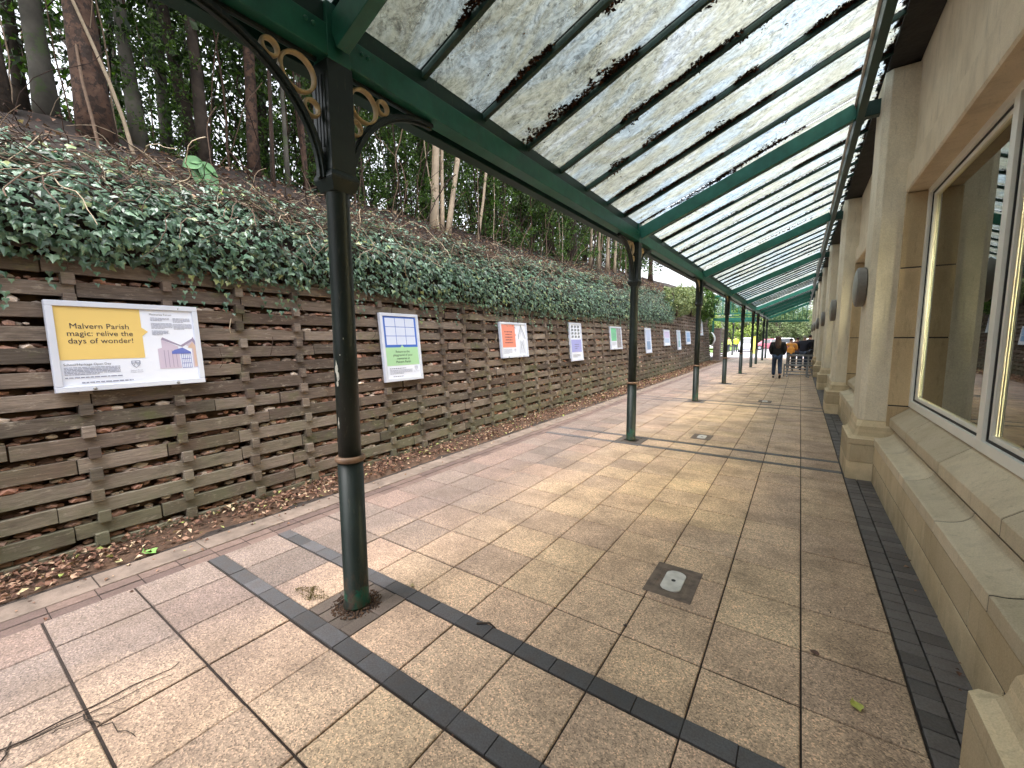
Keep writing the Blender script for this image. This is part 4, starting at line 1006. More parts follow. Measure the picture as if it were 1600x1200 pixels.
def trunk_pts(q, h, lean, wob, n=12, r=.1, taper=.6, flare=1.35):
    pts = []; rr = []; ox = oy = 0
    for i in range(n+1):
        t = i/n; ox += q.gauss(0, wob)*h/n; oy += q.gauss(0, wob)*h/n
        pts.append(Vector((lean[0]*t*h+ox*t, lean[1]*t*h+oy*t, t*h-.15))); rr.append(r*(1-taper*t)*(1+(flare-1)*math.exp(-t*h*2.2)))
    return pts, rr
def tree(x, y, r, h, lean, mat, kind, label, name='tree', limbs=4, stems=None, group='trees standing on the bank', ck=None, cs=1.0, cz=0):
    q = random.Random(int(x*131+y*977)); z = bankz(x, y); t = empty(name, (x, y, z)); 
    sts = stems or [(0, 0, r, lean)]
    m = MB()
    for (dx, dy, rr_, ln) in sts:
        pts, rr = trunk_pts(q, h, ln, .09, 14, rr_); pts = [p+Vector((dx, dy, 0)) for p in pts]
        m.tube(pts, [a*(.84 if y < 4 else .72)*(1+.10*q.uniform(-1, 1)) for a in rr], 12)
        for i in range(limbs):
            j = q.randint(4, 12); p = pts[j].copy(); a = q.uniform(0, 2*PI); d = Vector((math.cos(a), math.sin(a), q.uniform(.3, 1.2))).normalized(); bp_ = [p.copy()]; L = q.uniform(.15, .3); R0 = rr[j]*.34
            for k in range(6): d = (d+rvec(q)*.25+Vector((0,0,.08))).normalized(); p = p+d*L; bp_.append(p.copy())
            m.tube(bp_, [R0*(1-k/7.5) for k in range(7)], 6, False)
    m.build('trunk', mat, t, smooth=True)
    if kind: add_crown(t, kind, ck if ck is not None else q.randint(0, 2), q.uniform(0, 6.28), cs*q.uniform(.9, 1.12), cz)
    tag(t, label, 'tree', group); return t
B = M
tree(-6.5, .72, .13, 9, (0, -.02), B['bark'], 'tall', 'dark trunk cut by the left edge of the picture')
tree(-6.9, 1.14, .105, 9, (0, -.03), B['barkgrey'], 'thin', 'grey mottled trunk just left of the thick red brown one')
tree(-6.4, 1.42, .150, 9, (0, -.04), B['barkred'], 'tall', 'thickest red brown tree trunk at the upper left')
tree(-7.0, 1.95, .085, 9, (0, -.06), B['barkgrey'], 'thin', 'grey trunk just right of the thick red brown one', limbs=6)
tree(-7.2, 2.62, .095, 9, (.02, -.14), B['bark'], 'thin', 'crooked dark trunk leaning left behind the big leaved seedling', limbs=6)
tree(-6.7, 2.55, .085, 9, (0, -.05), B['bark'], 'tall', 'dark shaggy trunk with many limbs, above the bare roots', limbs=7)
tree(-6.5, 3.05, .085, 9, (0, .0), B['barkred'], 'thin', 'slim red brown trunk above the big leaved seedling')
tree(-6.2, 3.15, .035, 8, (0, .03), B['bark'], None, 'thin dark sapling just left of the nearest post bracket')
tree(-6.3, 3.42, .038, 8, (0, -.01), B['barkgrey'], 'thin', 'thin grey sapling seen beneath the nearest left bracket')
tree(-6.4, 3.75, .045, 8, (0, -.03), B['barkred'], None, 'thin reddish stem just left of the nearest post')
tree(-7.2, 4.35, .06, 8, (0, .02), B['barkred'], 'thin', 'reddish stem hidden mostly behind the nearest post')
tree(-7.0, 5.20, .05, 8, (0, .0), B['bark'], 'thin', 'dark slim trunk just right of the nearest post')
tree(-7.4, 6.15, .04, 8, (0, .02), B['bark'], 'thin', 'dark slim stem seen through the nearest right hand arch')
tree(-7.2, 6.45, .045, 8, (0, .0), B['barkred'], 'thin', 'brown stem just left of the pale forked trunks')
tree(-6.35, 6.45, .1, 7.5, (0, 0), B['barkpale'], 'thin', 'pale smooth tree with three trunks forking from one base', stems=[(0, -.02, .115, (.0, .045)), (.05, .16, .055, (.0, .07)), (.1, .28, .078, (.0, .19))], limbs=2)
tree(-6.3, 7.78, .048, 7.5, (0, .20), B['barkpale'], None, 'thin pale leaning stem right of the forked pale tree', limbs=2)
lab2 = ['slim dark stem on the bank above the coral poster', 'slim stem left of the broad dark trunk', 'broad dark ivy clad trunk left of the second post', 'second broad dark trunk left of the second post',
        'first of the four pale thin trunks left of the second post', 'second of the four pale thin trunks left of the second post', 'third of the four pale thin trunks left of the second post', 'fourth pale thin trunk, nearest the second post', 'grey trunk just right of the second post', 'brown trunk between the second and third posts']
for i, (x, y, r, ln, mt, kd) in enumerate([(-6.6, 9.3, .05, .02, 'bark', 'conif'), (-6.9, 10.6, .06, 0, 'barkred', 'conif'), (-6.7, 11.9, .22, 0, 'bark', 'conif'), (-6.7, 13.4, .27, .0, 'bark', 'tall'),
        (-6.5, 14.6, .07, 0, 'barkpale', None), (-6.5, 15.3, .06, .01, 'barkpale', 'thin'), (-6.5, 16.2, .085, -.01, 'barkpale', None), (-6.5, 17.0, .075, .01, 'barkpale', 'thin'), (-6.8, 20.5, .13, .01, 'barkgrey', 'conif'), (-6.8, 23.0, .16, 0, 'barkred', 'conif')]):
    tree(x, y, r, 8.5, (0, ln), B[mt], kd, lab2[i])
q = random.Random(91)
bl = [(-7.9, 1.1), (-8.2, 2.6), (-8.0, 3.9), (-8.8, 5.2), (-8.1, 6.9), (-8.7, 8.4), (-7.8, 9.9), (-8.6, 11.2), (-7.9, 12.8), (-8.6, 15.0), (-8.2, 17.8), (-8.9, 20.8), (-8.4, 24), (-9.0, 27.5)]
for i, (x, y) in enumerate(bl):
    kd = 'tall' if y < 8 else 'conif'
    tree(x, y, q.uniform(.06, .16), 9, (0, q.uniform(-.05, .05)), B[q.choice(['bark', 'bark', 'barkred', 'barkgrey'])], kd, 'leafy tree in the wood behind the front row of trunks', group='trees deeper in the wood', cs=1.1)
for i in range(24):
    tree(-10.0-2.0*(i % 3)-q.uniform(0, 1), -3+1.6*i+q.uniform(-.5, .5), .12, 9, (0, 0), B['bark'], 'tall' if i % 2 else 'conif', 'leafy tree in the wood behind the front row of trunks', group='trees deeper in the wood', cs=1.25, limbs=3)
# laurel undergrowth
def shrub(x, y, sc_, mat_kind, label, group, name='laurel_shrub', k=None, z=None):
    t = empty(name, (x, y, bankz(x, y)-.1 if z is None else z)); q = random.Random(int(x*77+y*55)); m = MB()
    for i in range(5):
        a = q.uniform(0, 6.28); p = Vector((0,0,0)); d = Vector((.5*math.cos(a), .5*math.sin(a), 1)).normalized(); pts = [p]
        for j in range(7): d = (d+rvec(q)*.2).normalized(); p = p+d*.5*sc_; pts.append(p)
        m.tube(pts, [.02*sc_*(1-j/9) for j in range(8)], 5, False)
    m.build('stems', M['bark'], t, smooth=True); add_crown(t, mat_kind, k if k is not None else q.randint(0, 2), q.uniform(0, 6.28), sc_); tag(t, label, 'shrub', group); return t
for i, (x, y, s_) in enumerate([(-6.9, 3.7, .5), (-6.7, 4.4, .5), (-6.7, 5.0, .55), (-6.6, 5.8, .5), (-6.7, 7.1, .5), (-6.5, 8.4, .55), (-6.5, 9.4, .6), (-6.5, 10.6, .6), (-6.4, 11.4, .55), (-6.4, 12.6, .6), (-6.9, 2.2, .4), (-7.6, -1.2, .9), (-7.9, .5, .8), (-8.2, 2.9, .9), (-7.5, 3.4, .75), (-7.6, 4.6, .9), (-7.3, 5.6, .8), (-7.9, 6.6, .9), (-7.3, 7.3, .7), (-7.1, 8.5, .9), (-7.4, 9.6, 1.), (-7.3, 11, 1.), (-7.6, 12.6, 1.), (-7.2, 14.2, .9), (-7.4, 15.9, 1.), (-7.2, 18, 1.), (-7.4, 19.8, 1.1), (-7.6, 22, 1.1), (-9.6, 1.8, 1.2), (-9.8, 4.8, 1.2), (-9.7, 8, 1.2), (-9.8, 11.5, 1.2), (-9.8, 15, 1.3)]):
    shrub(x, y, s_, 'under', 'green laurel shrub growing among the trunks behind the ivy', 'laurel shrubs under the trees')
# yellow green shrubs on the far part of the wall
def bush(x, y, z, rx_, ry_, rz_, n, mat, label, seed, L=.1, name='shrub'):
    q = random.Random(seed); t = empty(name, (x, y, z)); m = MB()
    for i in range(n//22):
        v = rvec(q); v = Vector((v.x*rx_, v.y*ry_, v.z*rz_))*q.uniform(.65, 1.0)*(1+.25*noise.noise(v*1.7+Vector((seed, 0, 0)))); r = .16*max(rx_, .5)
        for j in range(22):
            p = v+rvec(q)*r*q.random()**.5; nn = (rvec(q)+v.normalized()*.7+Vector((0,0,.3))).normalized(); d = rvec(q); d = (d-nn*d.dot(nn)); 
            if d.length < .1: continue
            d.normalize(); l_ = L*q.uniform(.7, 1.3); leaf_diamond(m, p, d, nn, l_, l_*.55, .1)
    m.build('foliage', mat, t); m = MB()
    for i in range(7):
        e = rvec(q); e = Vector((e.x*rx_, e.y*ry_, abs(e.z)*rz_*.8)); m.tube([Vector((0,0,-rz_)), e*.4, e*.85], [.05, .03, .012], 5, False)
    m.build('branches', M['bark'], t, smooth=True); tag(t, label, 'shrub'); return t
bush(-5.15, 22.0, 3.45, .55, 2.2, .72, 5200, M['ivy2'], 'yellow green climbing shrub on the wall just past the dark ivy', 3)
bush(-5.3, 26.0, 3.75, .55, 2.1, .85, 4600, M['ivy2'], 'pale green shrub over the higher far part of the wall', 5, .11)
bush(-5.2, 29.6, 3.9, .7, 1.8, 1.05, 4600, M['leafmid'], 'glossy green laurel bush above the red and white sign', 8, .14, 'laurel_bush')
bush(-6.2, 33.2, 3.6, 1.0, 1.8, 1.3, 3800, M['leafmid'], 'dark green bush behind the brick pier', 12, .16)
bush(-5.75, 36.6, 1.9, .45, 1.8, .9, 3000, M['ivy2'], 'light green bush growing over the slatted fence', 14, .13)
# big leaved seedling among the bare roots
t = tag(empty('seedling', (-5.25, 1.93, bankz(-5.25, 1.93))), 'seedling with large drooping pale green leaves above the ivy', 'plant'); m = MB(); m.tube([(0,0,-.02),(.03,0,.15),(.05,.0,.27)], .006, 6); m.build('stem', M['twig'], t)
q = random.Random(4)
for i, (a, dz, L) in enumerate([(-.9, -.25, .22), (-.35, -.75, .24), (.35, -.9, .27), (.0, -.6, .2), (1.0, -.4, .15), (-1.4, .1, .15)]):
    d = Vector((.35, math.sin(a), dz)).normalized(); nn = (Vector((1, .2, .5))-d*Vector((1, .2, .5)).dot(d)).normalized(); sd_ = d.cross(nn); m = MB(); c = Vector((.05, 0, .27)); n = 8; ring = []
    for j in range(n+1):
        u = j/n; w = math.sin(PI*min(1, u*1.02))**.8*.07*L/.22; ce = c+d*L*u-nn*.03*u*u-Vector((0,0,.05*u*u)); ring += [ce-sd_*w+nn*.012, ce, ce+sd_*w+nn*.012]
    m.add(ring, [(3*j+k, 3*j+k+1, 3*j+k+4, 3*j+k+3) for j in range(n) for k in range(2)])
    m.build('leaf', simple('seedling_leaf', rgb(92,134,86), .3, var=.15, scale=20) if i == 0 else bpy.data.materials['seedling_leaf'], t, smooth=True)
m = MB(); leaf_diamond(m, Vector((0,0,0)), Vector((.1,.1,-1)).normalized(), Vector((1,0,.1)).normalized(), .14, .055, .1); tag(m.build('fallen_leaf', flat('lime_leaf', 152, 190, 70), loc=(-5.0, 2.0, bankz(-5.0, 2.0)+.16)), 'single lime green leaf hanging below the big leaved seedling', 'leaf')

# ================================================================== SMALL THINGS ON THE PAVING
def cover(x, y, lab, sx=.145, sy=.2):
    t = empty('drain_cover', (x, y, 0)); m = MB()
    m.box(-sx, sx, -sy, -sy*.62, -.02, .0045); m.box(-sx, sx, sy*.62, sy, -.02, .0045); m.box(-sx, -sx*.62, -sy*.62, sy*.62, -.02, .0045); m.box(sx*.62, sx, -sy*.62, sy*.62, -.02, .0045); m.box(-sx*.62, sx*.62, -sy*.62, sy*.62, -.02, .0024)
    m.build('surround_plate', M['iron'], t, bevel=.002)
    m = MB(); n = 28; a, b = .064, .078; out = []
    for i in range(n):
        th = 2*PI*i/n; out.append((a*math.cos(th), (b if math.sin(th) > 0 else -b)+a*.85*math.sin(th)))
    m.prism_z(out, -.002, .008, [(p*.97, r*.98) for p, r in out]); m.build('lid', M['alu'], t)
    m = MB(); m.lathe([(.014,0),(.014,.0012),(.001,.0012)], 16, (0, 0, .0082)); m.build('keyhole', M['black'], t); tag(t, lab, 'drain cover', 'small access covers set in the paving'); return t
cover(-.605, 2.755, 'near access cover with an oval aluminium lid in a rusty square plate')
cover(-1.24, 7.27, 'middle access cover, just past the second pair of dark strips'); cover(-.66, 12.3, 'far access cover, a small pale mark well down the paving')
def ground_leaf(x, y, s, rz, mat, lab, name='fallen_leaf'):
    m = MB(); n = 8; ring = []
    for j in range(n+1):
        u = j/n-.5; w = .40*math.cos(PI*u)**1.1*(1+.1*math.sin(j*3)) if abs(u) < .5 else .01
        ring += [(-w*s, u*s, .012*s/.06*(1+u)), (0, u*s, .004), (w*s, u*s, .010*s/.06*(1-u))]
    m.add(ring, [(3*j+k, 3*j+k+1, 3*j+k+4, 3*j+k+3) for j in range(n) for k in range(2)])
    o = m.build(name, mat, smooth=True, loc=(x, y, .004)); o.rotation_euler.z = rz; tag(o, lab, 'leaf'); return o
ground_leaf(.29, 2.21, .062, .35, simple('pale_lime_leaf', rgb(176,180,84), .5, var=.2, scale=50), 'pale yellow green leaf lying at the lower right of the paving')
ground_leaf(.145, 2.49, .048, 1.1, flat('brown_leaf', 92, 62, 52), 'curled brown leaf on a slab joint, upper left of the pale leaf')
ground_leaf(-3.98, .93, .12, 1.9, flat('green_leaf', 130, 176, 96), 'bright green leaf lying in the litter below the yellow poster')
ground_leaf(-2.0, 1.75, .035, .6, flat('tan_leaf', 150, 136, 100), 'small curled leaf just right of the nearest post foot')
ground_leaf(-.72, 2.15, .03, 1.2, flat('dark_leaf', 58, 44, 40), 'tiny dark leaf in front of the near access cover')
q = random.Random(101)
def stick(pts, r, lab, name='twig'):
    m = MB()
    for pp in pts: m.tube(pp, [r, r*.9, r*.6, r*.25][:len(pp)] if len(pp) <= 4 else r, 5)
    tag(m.build(name, M['bark'], smooth=True), lab, 'twig')
def wander(a, b, n, w):
    a, b = Vector(a), Vector(b); P = [a.lerp(b, i/n)+Vector((q.gauss(0, w), q.gauss(0, w), .001*q.random())) for i in range(n+1)]; return P
m = MB()
for (a, b, r) in (((-2.50, .07, .006), (-2.46, .66, .005), .0042), ((-2.47, .12, .008), (-2.40, .60, .006), .003), ((-2.46, .30, .008), (-2.14, .40, .005), .0035), ((-2.52, .1, .006), (-2.30, .02, .005), .004), ((-2.44, .2, .008), (-2.36, .42, .006), .002)):
    P = wander(a, b, 9, .009); m.tube(P, [r*(1-.65*i/9) for i in range(10)], 5)
tag(m.build('twig', M['bark'], smooth=True), 'dark forked twig on the slabs at the lower left corner', 'twig')
stick([[(-1.42, 1.70, .006), (-1.36, 1.74, .01), (-1.31, 1.73, .005)]], .006, 'short brown stick right of the nearest post on a buff slab')
m = MB()
for k in range(900):
    a, r = q.uniform(0, 6.28), q.random()**.6; p = Vector((-2.47+.12*r*math.cos(a)+.03*math.sin(a*3), 1.335+.06*r*math.sin(a), .004+.006*q.random())); curl_leaf(m, p, (Vector((0,0,1))+rvec(q)*.9).normalized(), q, q.uniform(.004, .009))
tag(m.build('moss', island('dry_moss', [(0, rgb(70,58,34)), (.6, rgb(106,88,50)), (1, rgb(96,100,50))], .9)), kind='stuff')
m = MB()
for k in range(500):  # grit and dead growth around post feet
    y = P0; a = q.uniform(0, 6.28); r = q.uniform(.075, .15); p = Vector((XP+r*math.cos(a), y+r*math.sin(a), .001)); m.blob(p, q.uniform(.002, .007), q.random(), 1, .3)
tag(m.build('grit', M['soil']), kind='stuff')

# ================================================================== BARRIERS
def barrier(x0, x1, y, zs, ztop, lab):
    t = empty('barrier', ((x0+x1)/2, y, 0)); a = (x1-x0)/2
    for s in (-1, .62): m = MB(); m.box(s*a-.025, s*a+.025, -.025, .025, 0, ztop); m.build('post', M['galv'], t, bevel=.004); 
    for s in (-1, 1): m = MB(); m.box(s*(a-.12)-.02, s*(a-.12)+.02, -.36, .36, .0, .035); m.build('foot', M['galv'], t)
    for z in zs: m = MB(); m.tube([(-a, -.0, z), (a, -.0, z)], .020, 8); m.build('rail', M['galv'], t, smooth=True)
    tag(t, lab, 'barrier', 'galvanised rail barriers across the walkway'); return t
barrier(-.50, .46, 20.9, (.10, .21, .34, .46, .50), .52, 'low front rail barrier just right of the walking woman')
barrier(-.42, .50, 22.2, (.40, .52, .66, .82, .86), .88, 'taller rail barrier behind the low front one')

# ================================================================== PEOPLE
def skin(verts, edges, rad, name, mat, parent, sub=1):
    me = bpy.data.meshes.new('s'); me.from_pydata(verts, edges, []); o = bpy.data.objects.new('s', me); COL.objects.link(o)
    o.modifiers.new('k', 'SKIN'); sk = me.skin_vertices[0].data
    for i, r in enumerate(rad): sk[i].radius = r if hasattr(r, '__len__') else (r, r)
    sk[0].use_root = True; sm = o.modifiers.new('s', 'SUBSURF'); sm.levels = sub; sm.render_levels = sub
    dg = bpy.context.evaluated_depsgraph_get(); res = bpy.data.meshes.new_from_object(o.evaluated_get(dg)); bpy.data.objects.remove(o); bpy.data.meshes.remove(me)
    res.materials.clear(); res.materials.append(mat); res.polygons.foreach_set('use_smooth', [True]*len(res.polygons))
    o = bpy.data.objects.new(name, res); COL.objects.link(o); o.parent = parent; return o
SKINM = flat('skin', 188, 146, 124)
def person(x, y, rz, H, label, coat, legs, hair, stride=.0, long_hair=False, puffer=False, hands='pockets', bend=0, shoes=None, legs_mat=None, coatlen=.80):
    t = empty('person', (x, y, 0), rz); k = H/1.68
    s = stride; V = lambda *a: tuple(c*k for c in a)
    hipz, lean = .90, bend
    def up(z): return lean*(max(0, z-.9)**1.3)
    fr, bk = (-.10, .26*s), (.10, -.30*s)      # left leg forward, right leg trailing (heel lifting)
    body = [V(0,0,.93), V(0,up(1.12),1.12), V(0,up(1.32),1.32), V(0,up(1.44),1.45), V(0,up(1.5)+.01,1.53), V(0,up(1.6)+.02,1.61),
            V(-.09,0,.88), V(-.10,.10*s+.03*s,.49), V(-.10,.20*s,.09), V(.09,0,.88), V(.10,-.02*s,.49), V(.11,-.26*s,.10+.05*s),
            V(-.17,up(1.38),1.39), V(.17,up(1.38),1.39)]
    if hands == 'pockets': A = [(-.235,-.05,1.13), (-.185,.05,.92)]
    elif hands == 'front': A = [(-.235,.03,1.12), (-.15,.22,1.08)]
    else: A = [(-.24,-.02,1.12), (-.25,.05,.87)]
    body += [V(A[0][0],A[0][1]+up(1.2),A[0][2]), V(A[1][0],A[1][1]+up(1.1),A[1][2]), V(-A[0][0],A[0][1]+up(1.2),A[0][2]), V(-A[1][0],A[1][1]+up(1.1),A[1][2])]
    E_ = [(0,1),(1,2),(2,3),(3,4),(4,5),(0,6),(6,7),(7,8),(0,9),(9,10),(10,11),(2,12),(2,13),(12,14),(14,15),(13,16),(16,17)]
    rr = [(.13,.10),(.12,.09),(.15,.10),.055,.075,.085, .085,.058,.040,.085,.058,.040, .06,.06, .042,.030,.042,.030]
    b = skin(body, E_, [tuple(c*k for c in r) if hasattr(r, '__len__') else r*k for r in rr], 'body', SKINM, t)
    mb = MB()
    if hands != 'pockets':
        for sx in (-1, 1):
            w = Vector(body[15 if sx < 0 else 17]); d = (w-Vector(body[14 if sx < 0 else 16])).normalized(); sd_ = Vector((1, 0, 0)); 
            mb.tube([w, w+d*.04, w+d*.085], [.028, .036, .030], 8)
            for i in range(4): 
                o_ = sd_*(-.027+.018*i); L = (.06, .075, .08, .065)[i]; nn = Vector((0, .25, -.3)); mb.tube([w+d*.08+o_, w+d*(.08+L*.5)+o_, w+d*(.08+L*.85)+o_+nn*.05], [.009, .0085, .007], 5)
            mb.tube([w+d*.02-sd_*sx*.02, w+d*.05-sd_*sx*.05, w+d*.08-sd_*sx*.058], [.012, .010, .008], 5)
        mb.build('hand', SKINM, t, smooth=True)
    fh = Vector(body[5]); m = MB(); m.blob((0, 0, 0), (.012, .016, .02), 1, 1, 0); m.build('nose', SKINM, b, loc=(fh.x, fh.y+.088*k, fh.z-.02))
    for sx in (-1, 1): m = MB(); m.blob((0,0,0), (.010,.022,.032), 1, 1, 0); m.build('ear', SKINM, b, loc=(fh.x+sx*.082*k, fh.y, fh.z-.02))
    # trousers
    tv = [V(0,0,.92), V(-.09,0,.86), V(-.10,.13*s,.50), V(-.10,.21*s,.10), V(.09,0,.86), V(.10,-.02*s,.50), V(.11,-.26*s,.13+.05*s)]
    skin(tv, [(0,1),(1,2),(2,3),(0,4),(4,5),(5,6)], [(.15*k,.12*k), .105*k, .078*k, .072*k, .105*k, .078*k, .072*k], 'trousers', legs, t)
    # coat
    if puffer:
        cv = []; cr = []; n = 11
        for i in range(n): z = coatlen+(1.42-coatlen)*i/(n-1); cv.append(V(0, up(z), z)); r = (.20 if i % 2 == 0 else .175)*(1-.42*max(0, (i-6)/2)); cr.append((r*k, r*.78*k))
    else:
        cv = [V(0, 0, coatlen), V(0, up(1.0), .98), V(0, up(1.18), 1.18), V(0, up(1.34), 1.34), V(0, up(1.43), 1.44)]; cr = [(.205*k,.15*k), (.20*k,.145*k), (.185*k,.135*k), (.18*k,.125*k), (.085*k,.08*k)]; n = 5
    ch = n-2; base = len(cv)
    sh = up(1.36)
    cv += [V(-.20,sh,1.36), V(A[0][0]*1.06,A[0][1]+up(1.2),A[0][2]), V(A[1][0]*1.02,A[1][1]+up(1.1),A[1][2]+.0), V(.20,sh,1.36), V(-A[0][0]*1.06,A[0][1]+up(1.2),A[0][2]), V(-A[1][0]*1.02,A[1][1]+up(1.1),A[1][2])]
    ce = [(i, i+1) for i in range(n-1)]+[(ch, base), (base, base+1), (base+1, base+2), (ch, base+3), (base+3, base+4), (base+4, base+5)]
    cr += [.088*k, .072*k, .058*k]*2
    skin(cv, ce, cr, 'coat', coat, t, 2)
    if long_hair:
        skin([V(0,up(1.6)+.02,1.66), V(0,up(1.6)-.02,1.58), V(0,up(1.5)-.07,1.44), V(.0,up(1.4)-.13,1.30), V(.01,up(1.3)-.13,1.17)], [(0,1),(1,2),(2,3),(3,4)], [(.07*k,.08*k), (.108*k,.11*k), (.115*k,.075*k), (.11*k,.05*k), (.06*k,.03*k)], 'hair', hair, t, 2)
    else:
        skin([V(0,up(1.6)-.0,1.67), V(0,up(1.6)-.015,1.60), V(0,up(1.5)-.03,1.53)], [(0,1),(1,2)], [(.06*k,.07*k), (.095*k,.095*k), (.075*k,.06*k)], 'hair', hair, t, 2)
    for (v, zz, pitch) in ((body[8], 0, 0), (body[11], .05*s, .7*s)):
        m = MB(); m.tube([(0,-.09,0), (0,-.04,.01), (0,.06,0), (0,.15,-.012)], [.036,.044,.040,.026], 10); o = m.build('shoe', flat('shoe', 28, 28, 32), t, smooth=True, loc=(v[0], v[1], .042+zz*1.0)); o.scale.z = .85; o.rotation_euler.x = -pitch
    tag(t, label, 'person'); return t
JEAN = simple('denim', rgb(50,66,92), .85, var=.3, scale=10); DARKJ = flat('dark_trousers', 54, 58, 70, .8)
person(-.72, 19.75, .05, 1.70, 'woman with long brown hair, black jacket and blue jeans walking away, hands in pockets', flat('black_coat', 20, 21, 24, .8), JEAN, simple('brown_hair', rgb(62,40,30), .55, var=.3, scale=30), stride=.85, long_hair=True, coatlen=.82)
person(-.36, 24.6, .1, 1.60, 'person in an orange quilted puffer jacket beyond the barriers', flat('orange_quilt', 232, 162, 78, .6), DARKJ, flat('dark_hair', 34, 26, 24), puffer=True, coatlen=.72, hands='front')
person(.16, 25.2, -.2, 1.72, 'person in a dark navy jacket leaning forward beside the pilasters', flat('navy_coat', 26, 28, 44, .8), simple('grey_jeans', rgb(70,80,100), .85, var=.2, scale=10), flat('grey_hair', 150, 146, 140), bend=.18, hands='front', coatlen=.86)
person(-.12, 27.0, .3, 1.66, 'person in a brown coat between the orange and navy jackets', flat('brown_coat', 92, 66, 62, .8), DARKJ, flat('dark_hair', 34, 26, 24), hands='sides')
person(.42, 27.6, -.5, 1.78, 'person in black close against the shop wall', flat('black_coat', 20, 21, 24, .8), DARKJ, flat('dark_hair', 34, 26, 24), hands='sides')
person(-5.75, 51.0, .4, 1.78, 'person in a fluorescent yellow jacket in the car park', flat('hi_vis', 200, 220, 60, .6), DARKJ, flat('dark_hair', 34, 26, 24), hands='sides', coatlen=.78)
person(-6.75, 53.5, -.6, 1.70, 'second person in pale yellow, left of the fluorescent jacket', flat('pale_yellow_coat', 220, 226, 110, .6), DARKJ, flat('brown_hair2', 80, 58, 44), hands='sides')

# ================================================================== CARS
def car(x, y, rz, col, label, L=4.2, W=1.76, H=1.5, suv=0):
    t = empty('parked_car', (x, y, 0), rz); h = H
    st = [(-.5,.74,.42,.62,.60), (-.47,.84,.28,.72,.70), (-.38,.88,.22,.88,.90), (-.30 if not suv else -.44,.88,.2,.92,h*.72), (-.20 if not suv else -.40,.88,.2,.93,h*.97), (.0,.88,.2,.93,h), (.12,.88,.2,.92,h*.96), (.26,.88,.2,.90,.93), (.40,.87,.22,.80,.82), (.47,.80,.28,.70,.68), (.5,.66,.42,.56,.55)]
    m = MB(); rings = []
    for (u, w, zb, zm, zt) in st:
        X = u*L; wt_ = w*(.76 if zt > zm+.2 else .9); w *= W/1.76
        rings.append([(X,-w*.92,zb),(X,w*.92,zb),(X,w,zb+.18),(X,w,zm),(X,wt_,max(zt,zm+.01)),(X,wt_*.6,max(zt,zm+.01)+.03),(X,-wt_*.6,max(zt,zm+.01)+.03),(X,-wt_,max(zt,zm+.01)),(X,-w,zm),(X,-w,zb+.18)])
    n = 10; vs = [p for r in rings for p in r]
    m.add(vs, [(i*n+k, i*n+(k+1) % n, (i+1)*n+(k+1) % n, (i+1)*n+k) for i in range(len(rings)-1) for k in range(n)]+[tuple(range(n))[::-1], tuple(range((len(rings)-1)*n, len(rings)*n))])
    m.build('body', NTpaint(col), t, smooth=True)
    g = flat('car_glass', 34, 40, 46, .1)
    for s in (-1, 1):
        m = MB(); a = .885*W/1.76; y0, y1 = s*(a+.004), s*(.70*W/1.76+.01)
        for (u0, u1, v0, v1) in ((-.27 if not suv else -.40, -.02, -.18 if not suv else -.37, -.02), (.0, .22, .0, .115)): m.add([(u0*L,y0,.95),(u1*L,y0,.95),(v1*L,y1,h*.94),(v0*L,y1,h*.94)], [(0,1,2,3) if s < 0 else (3,2,1,0)])
        m.build('side_window', g, t)
    m = MB(); m.add([(.262*L,-.72,.95),(.262*L,.72,.95),(.130*L,.60,h*.955),(.130*L,-.60,h*.955)], [(0,1,2,3)]); o = m.build('windscreen', g, t); o.location.x = .02; o.location.z = .03
    for u in (-.31, .31):
        for s in (-1, 1): m = MB(); m.lathe([(.10,-.02),(.31,-.01),(.32,.04),(.32,.18),(.30,.2)], 20, (0,0,0), 'x'); w_ = m.build('wheel', M['black'], t, loc=(u*L, s*.72*W/1.76-.0, .32)); w_.rotation_euler.z = PI/2 if s > 0 else -PI/2; w_.location.y = s*.72*W/1.76; m = MB(); m.lathe([(.2,-.0),(.19,.205),(.001,.21)], 16, (0,0,0), 'x'); m.build('rim', M['galv'], w_)
    for s in (-1, 1):
        m = MB(); m.blob((0,0,0), (.07,.16,.08), 2, 2, 0); m.build('headlight', flat('headlight', 225, 228, 235, .1), t, smooth=True, loc=(.478*L, s*.58, .68)); m = MB(); m.blob((0,0,0), (.05,.13,.10), 2, 2, 0); m.build('tail_light', flat('tail_light', 150, 20, 24, .2), t, smooth=True, loc=(-.485*L, s*.6, .72))
    m = MB(); m.box(.49*L, .502*L, -.26, .26, .42, .53); m.build('number_plate', flat('plate', 220, 220, 210), t)
    tag(t, label, 'car', 'cars in the car park'); return t
def NTpaint(c):
    k = 'carpaint%d_%d_%d' % c
    if k not in M: M[k] = simple(k, rgb(*c), .22, var=.03, scale=2)
    return M[k]
car(-5.15, 57.0, -1.5, (200, 206, 214), 'silver white tall car facing the walkway, between two canopy posts', 4.3, 1.8, 1.65, 1)
car(-3.2, 66, .04, (160, 92, 106), 'red car parked side on, left of the walking woman')
car(-2.6, 73, 3.1, (228, 230, 234), 'white car behind the red one', 4.4, 1.8, 1.6, 1)
car(-9.4, 60, -1.4, (216, 220, 226), 'white car at the left end of the row, beyond the fluorescent jacket')
car(2.4, 72, .1, (214, 210, 212), 'pale car seen over the barriers', 4.3, 1.8, 1.55, 1)
car(-14.5, 74, .0, (120, 124, 130), 'grey car in the far left of the car park')
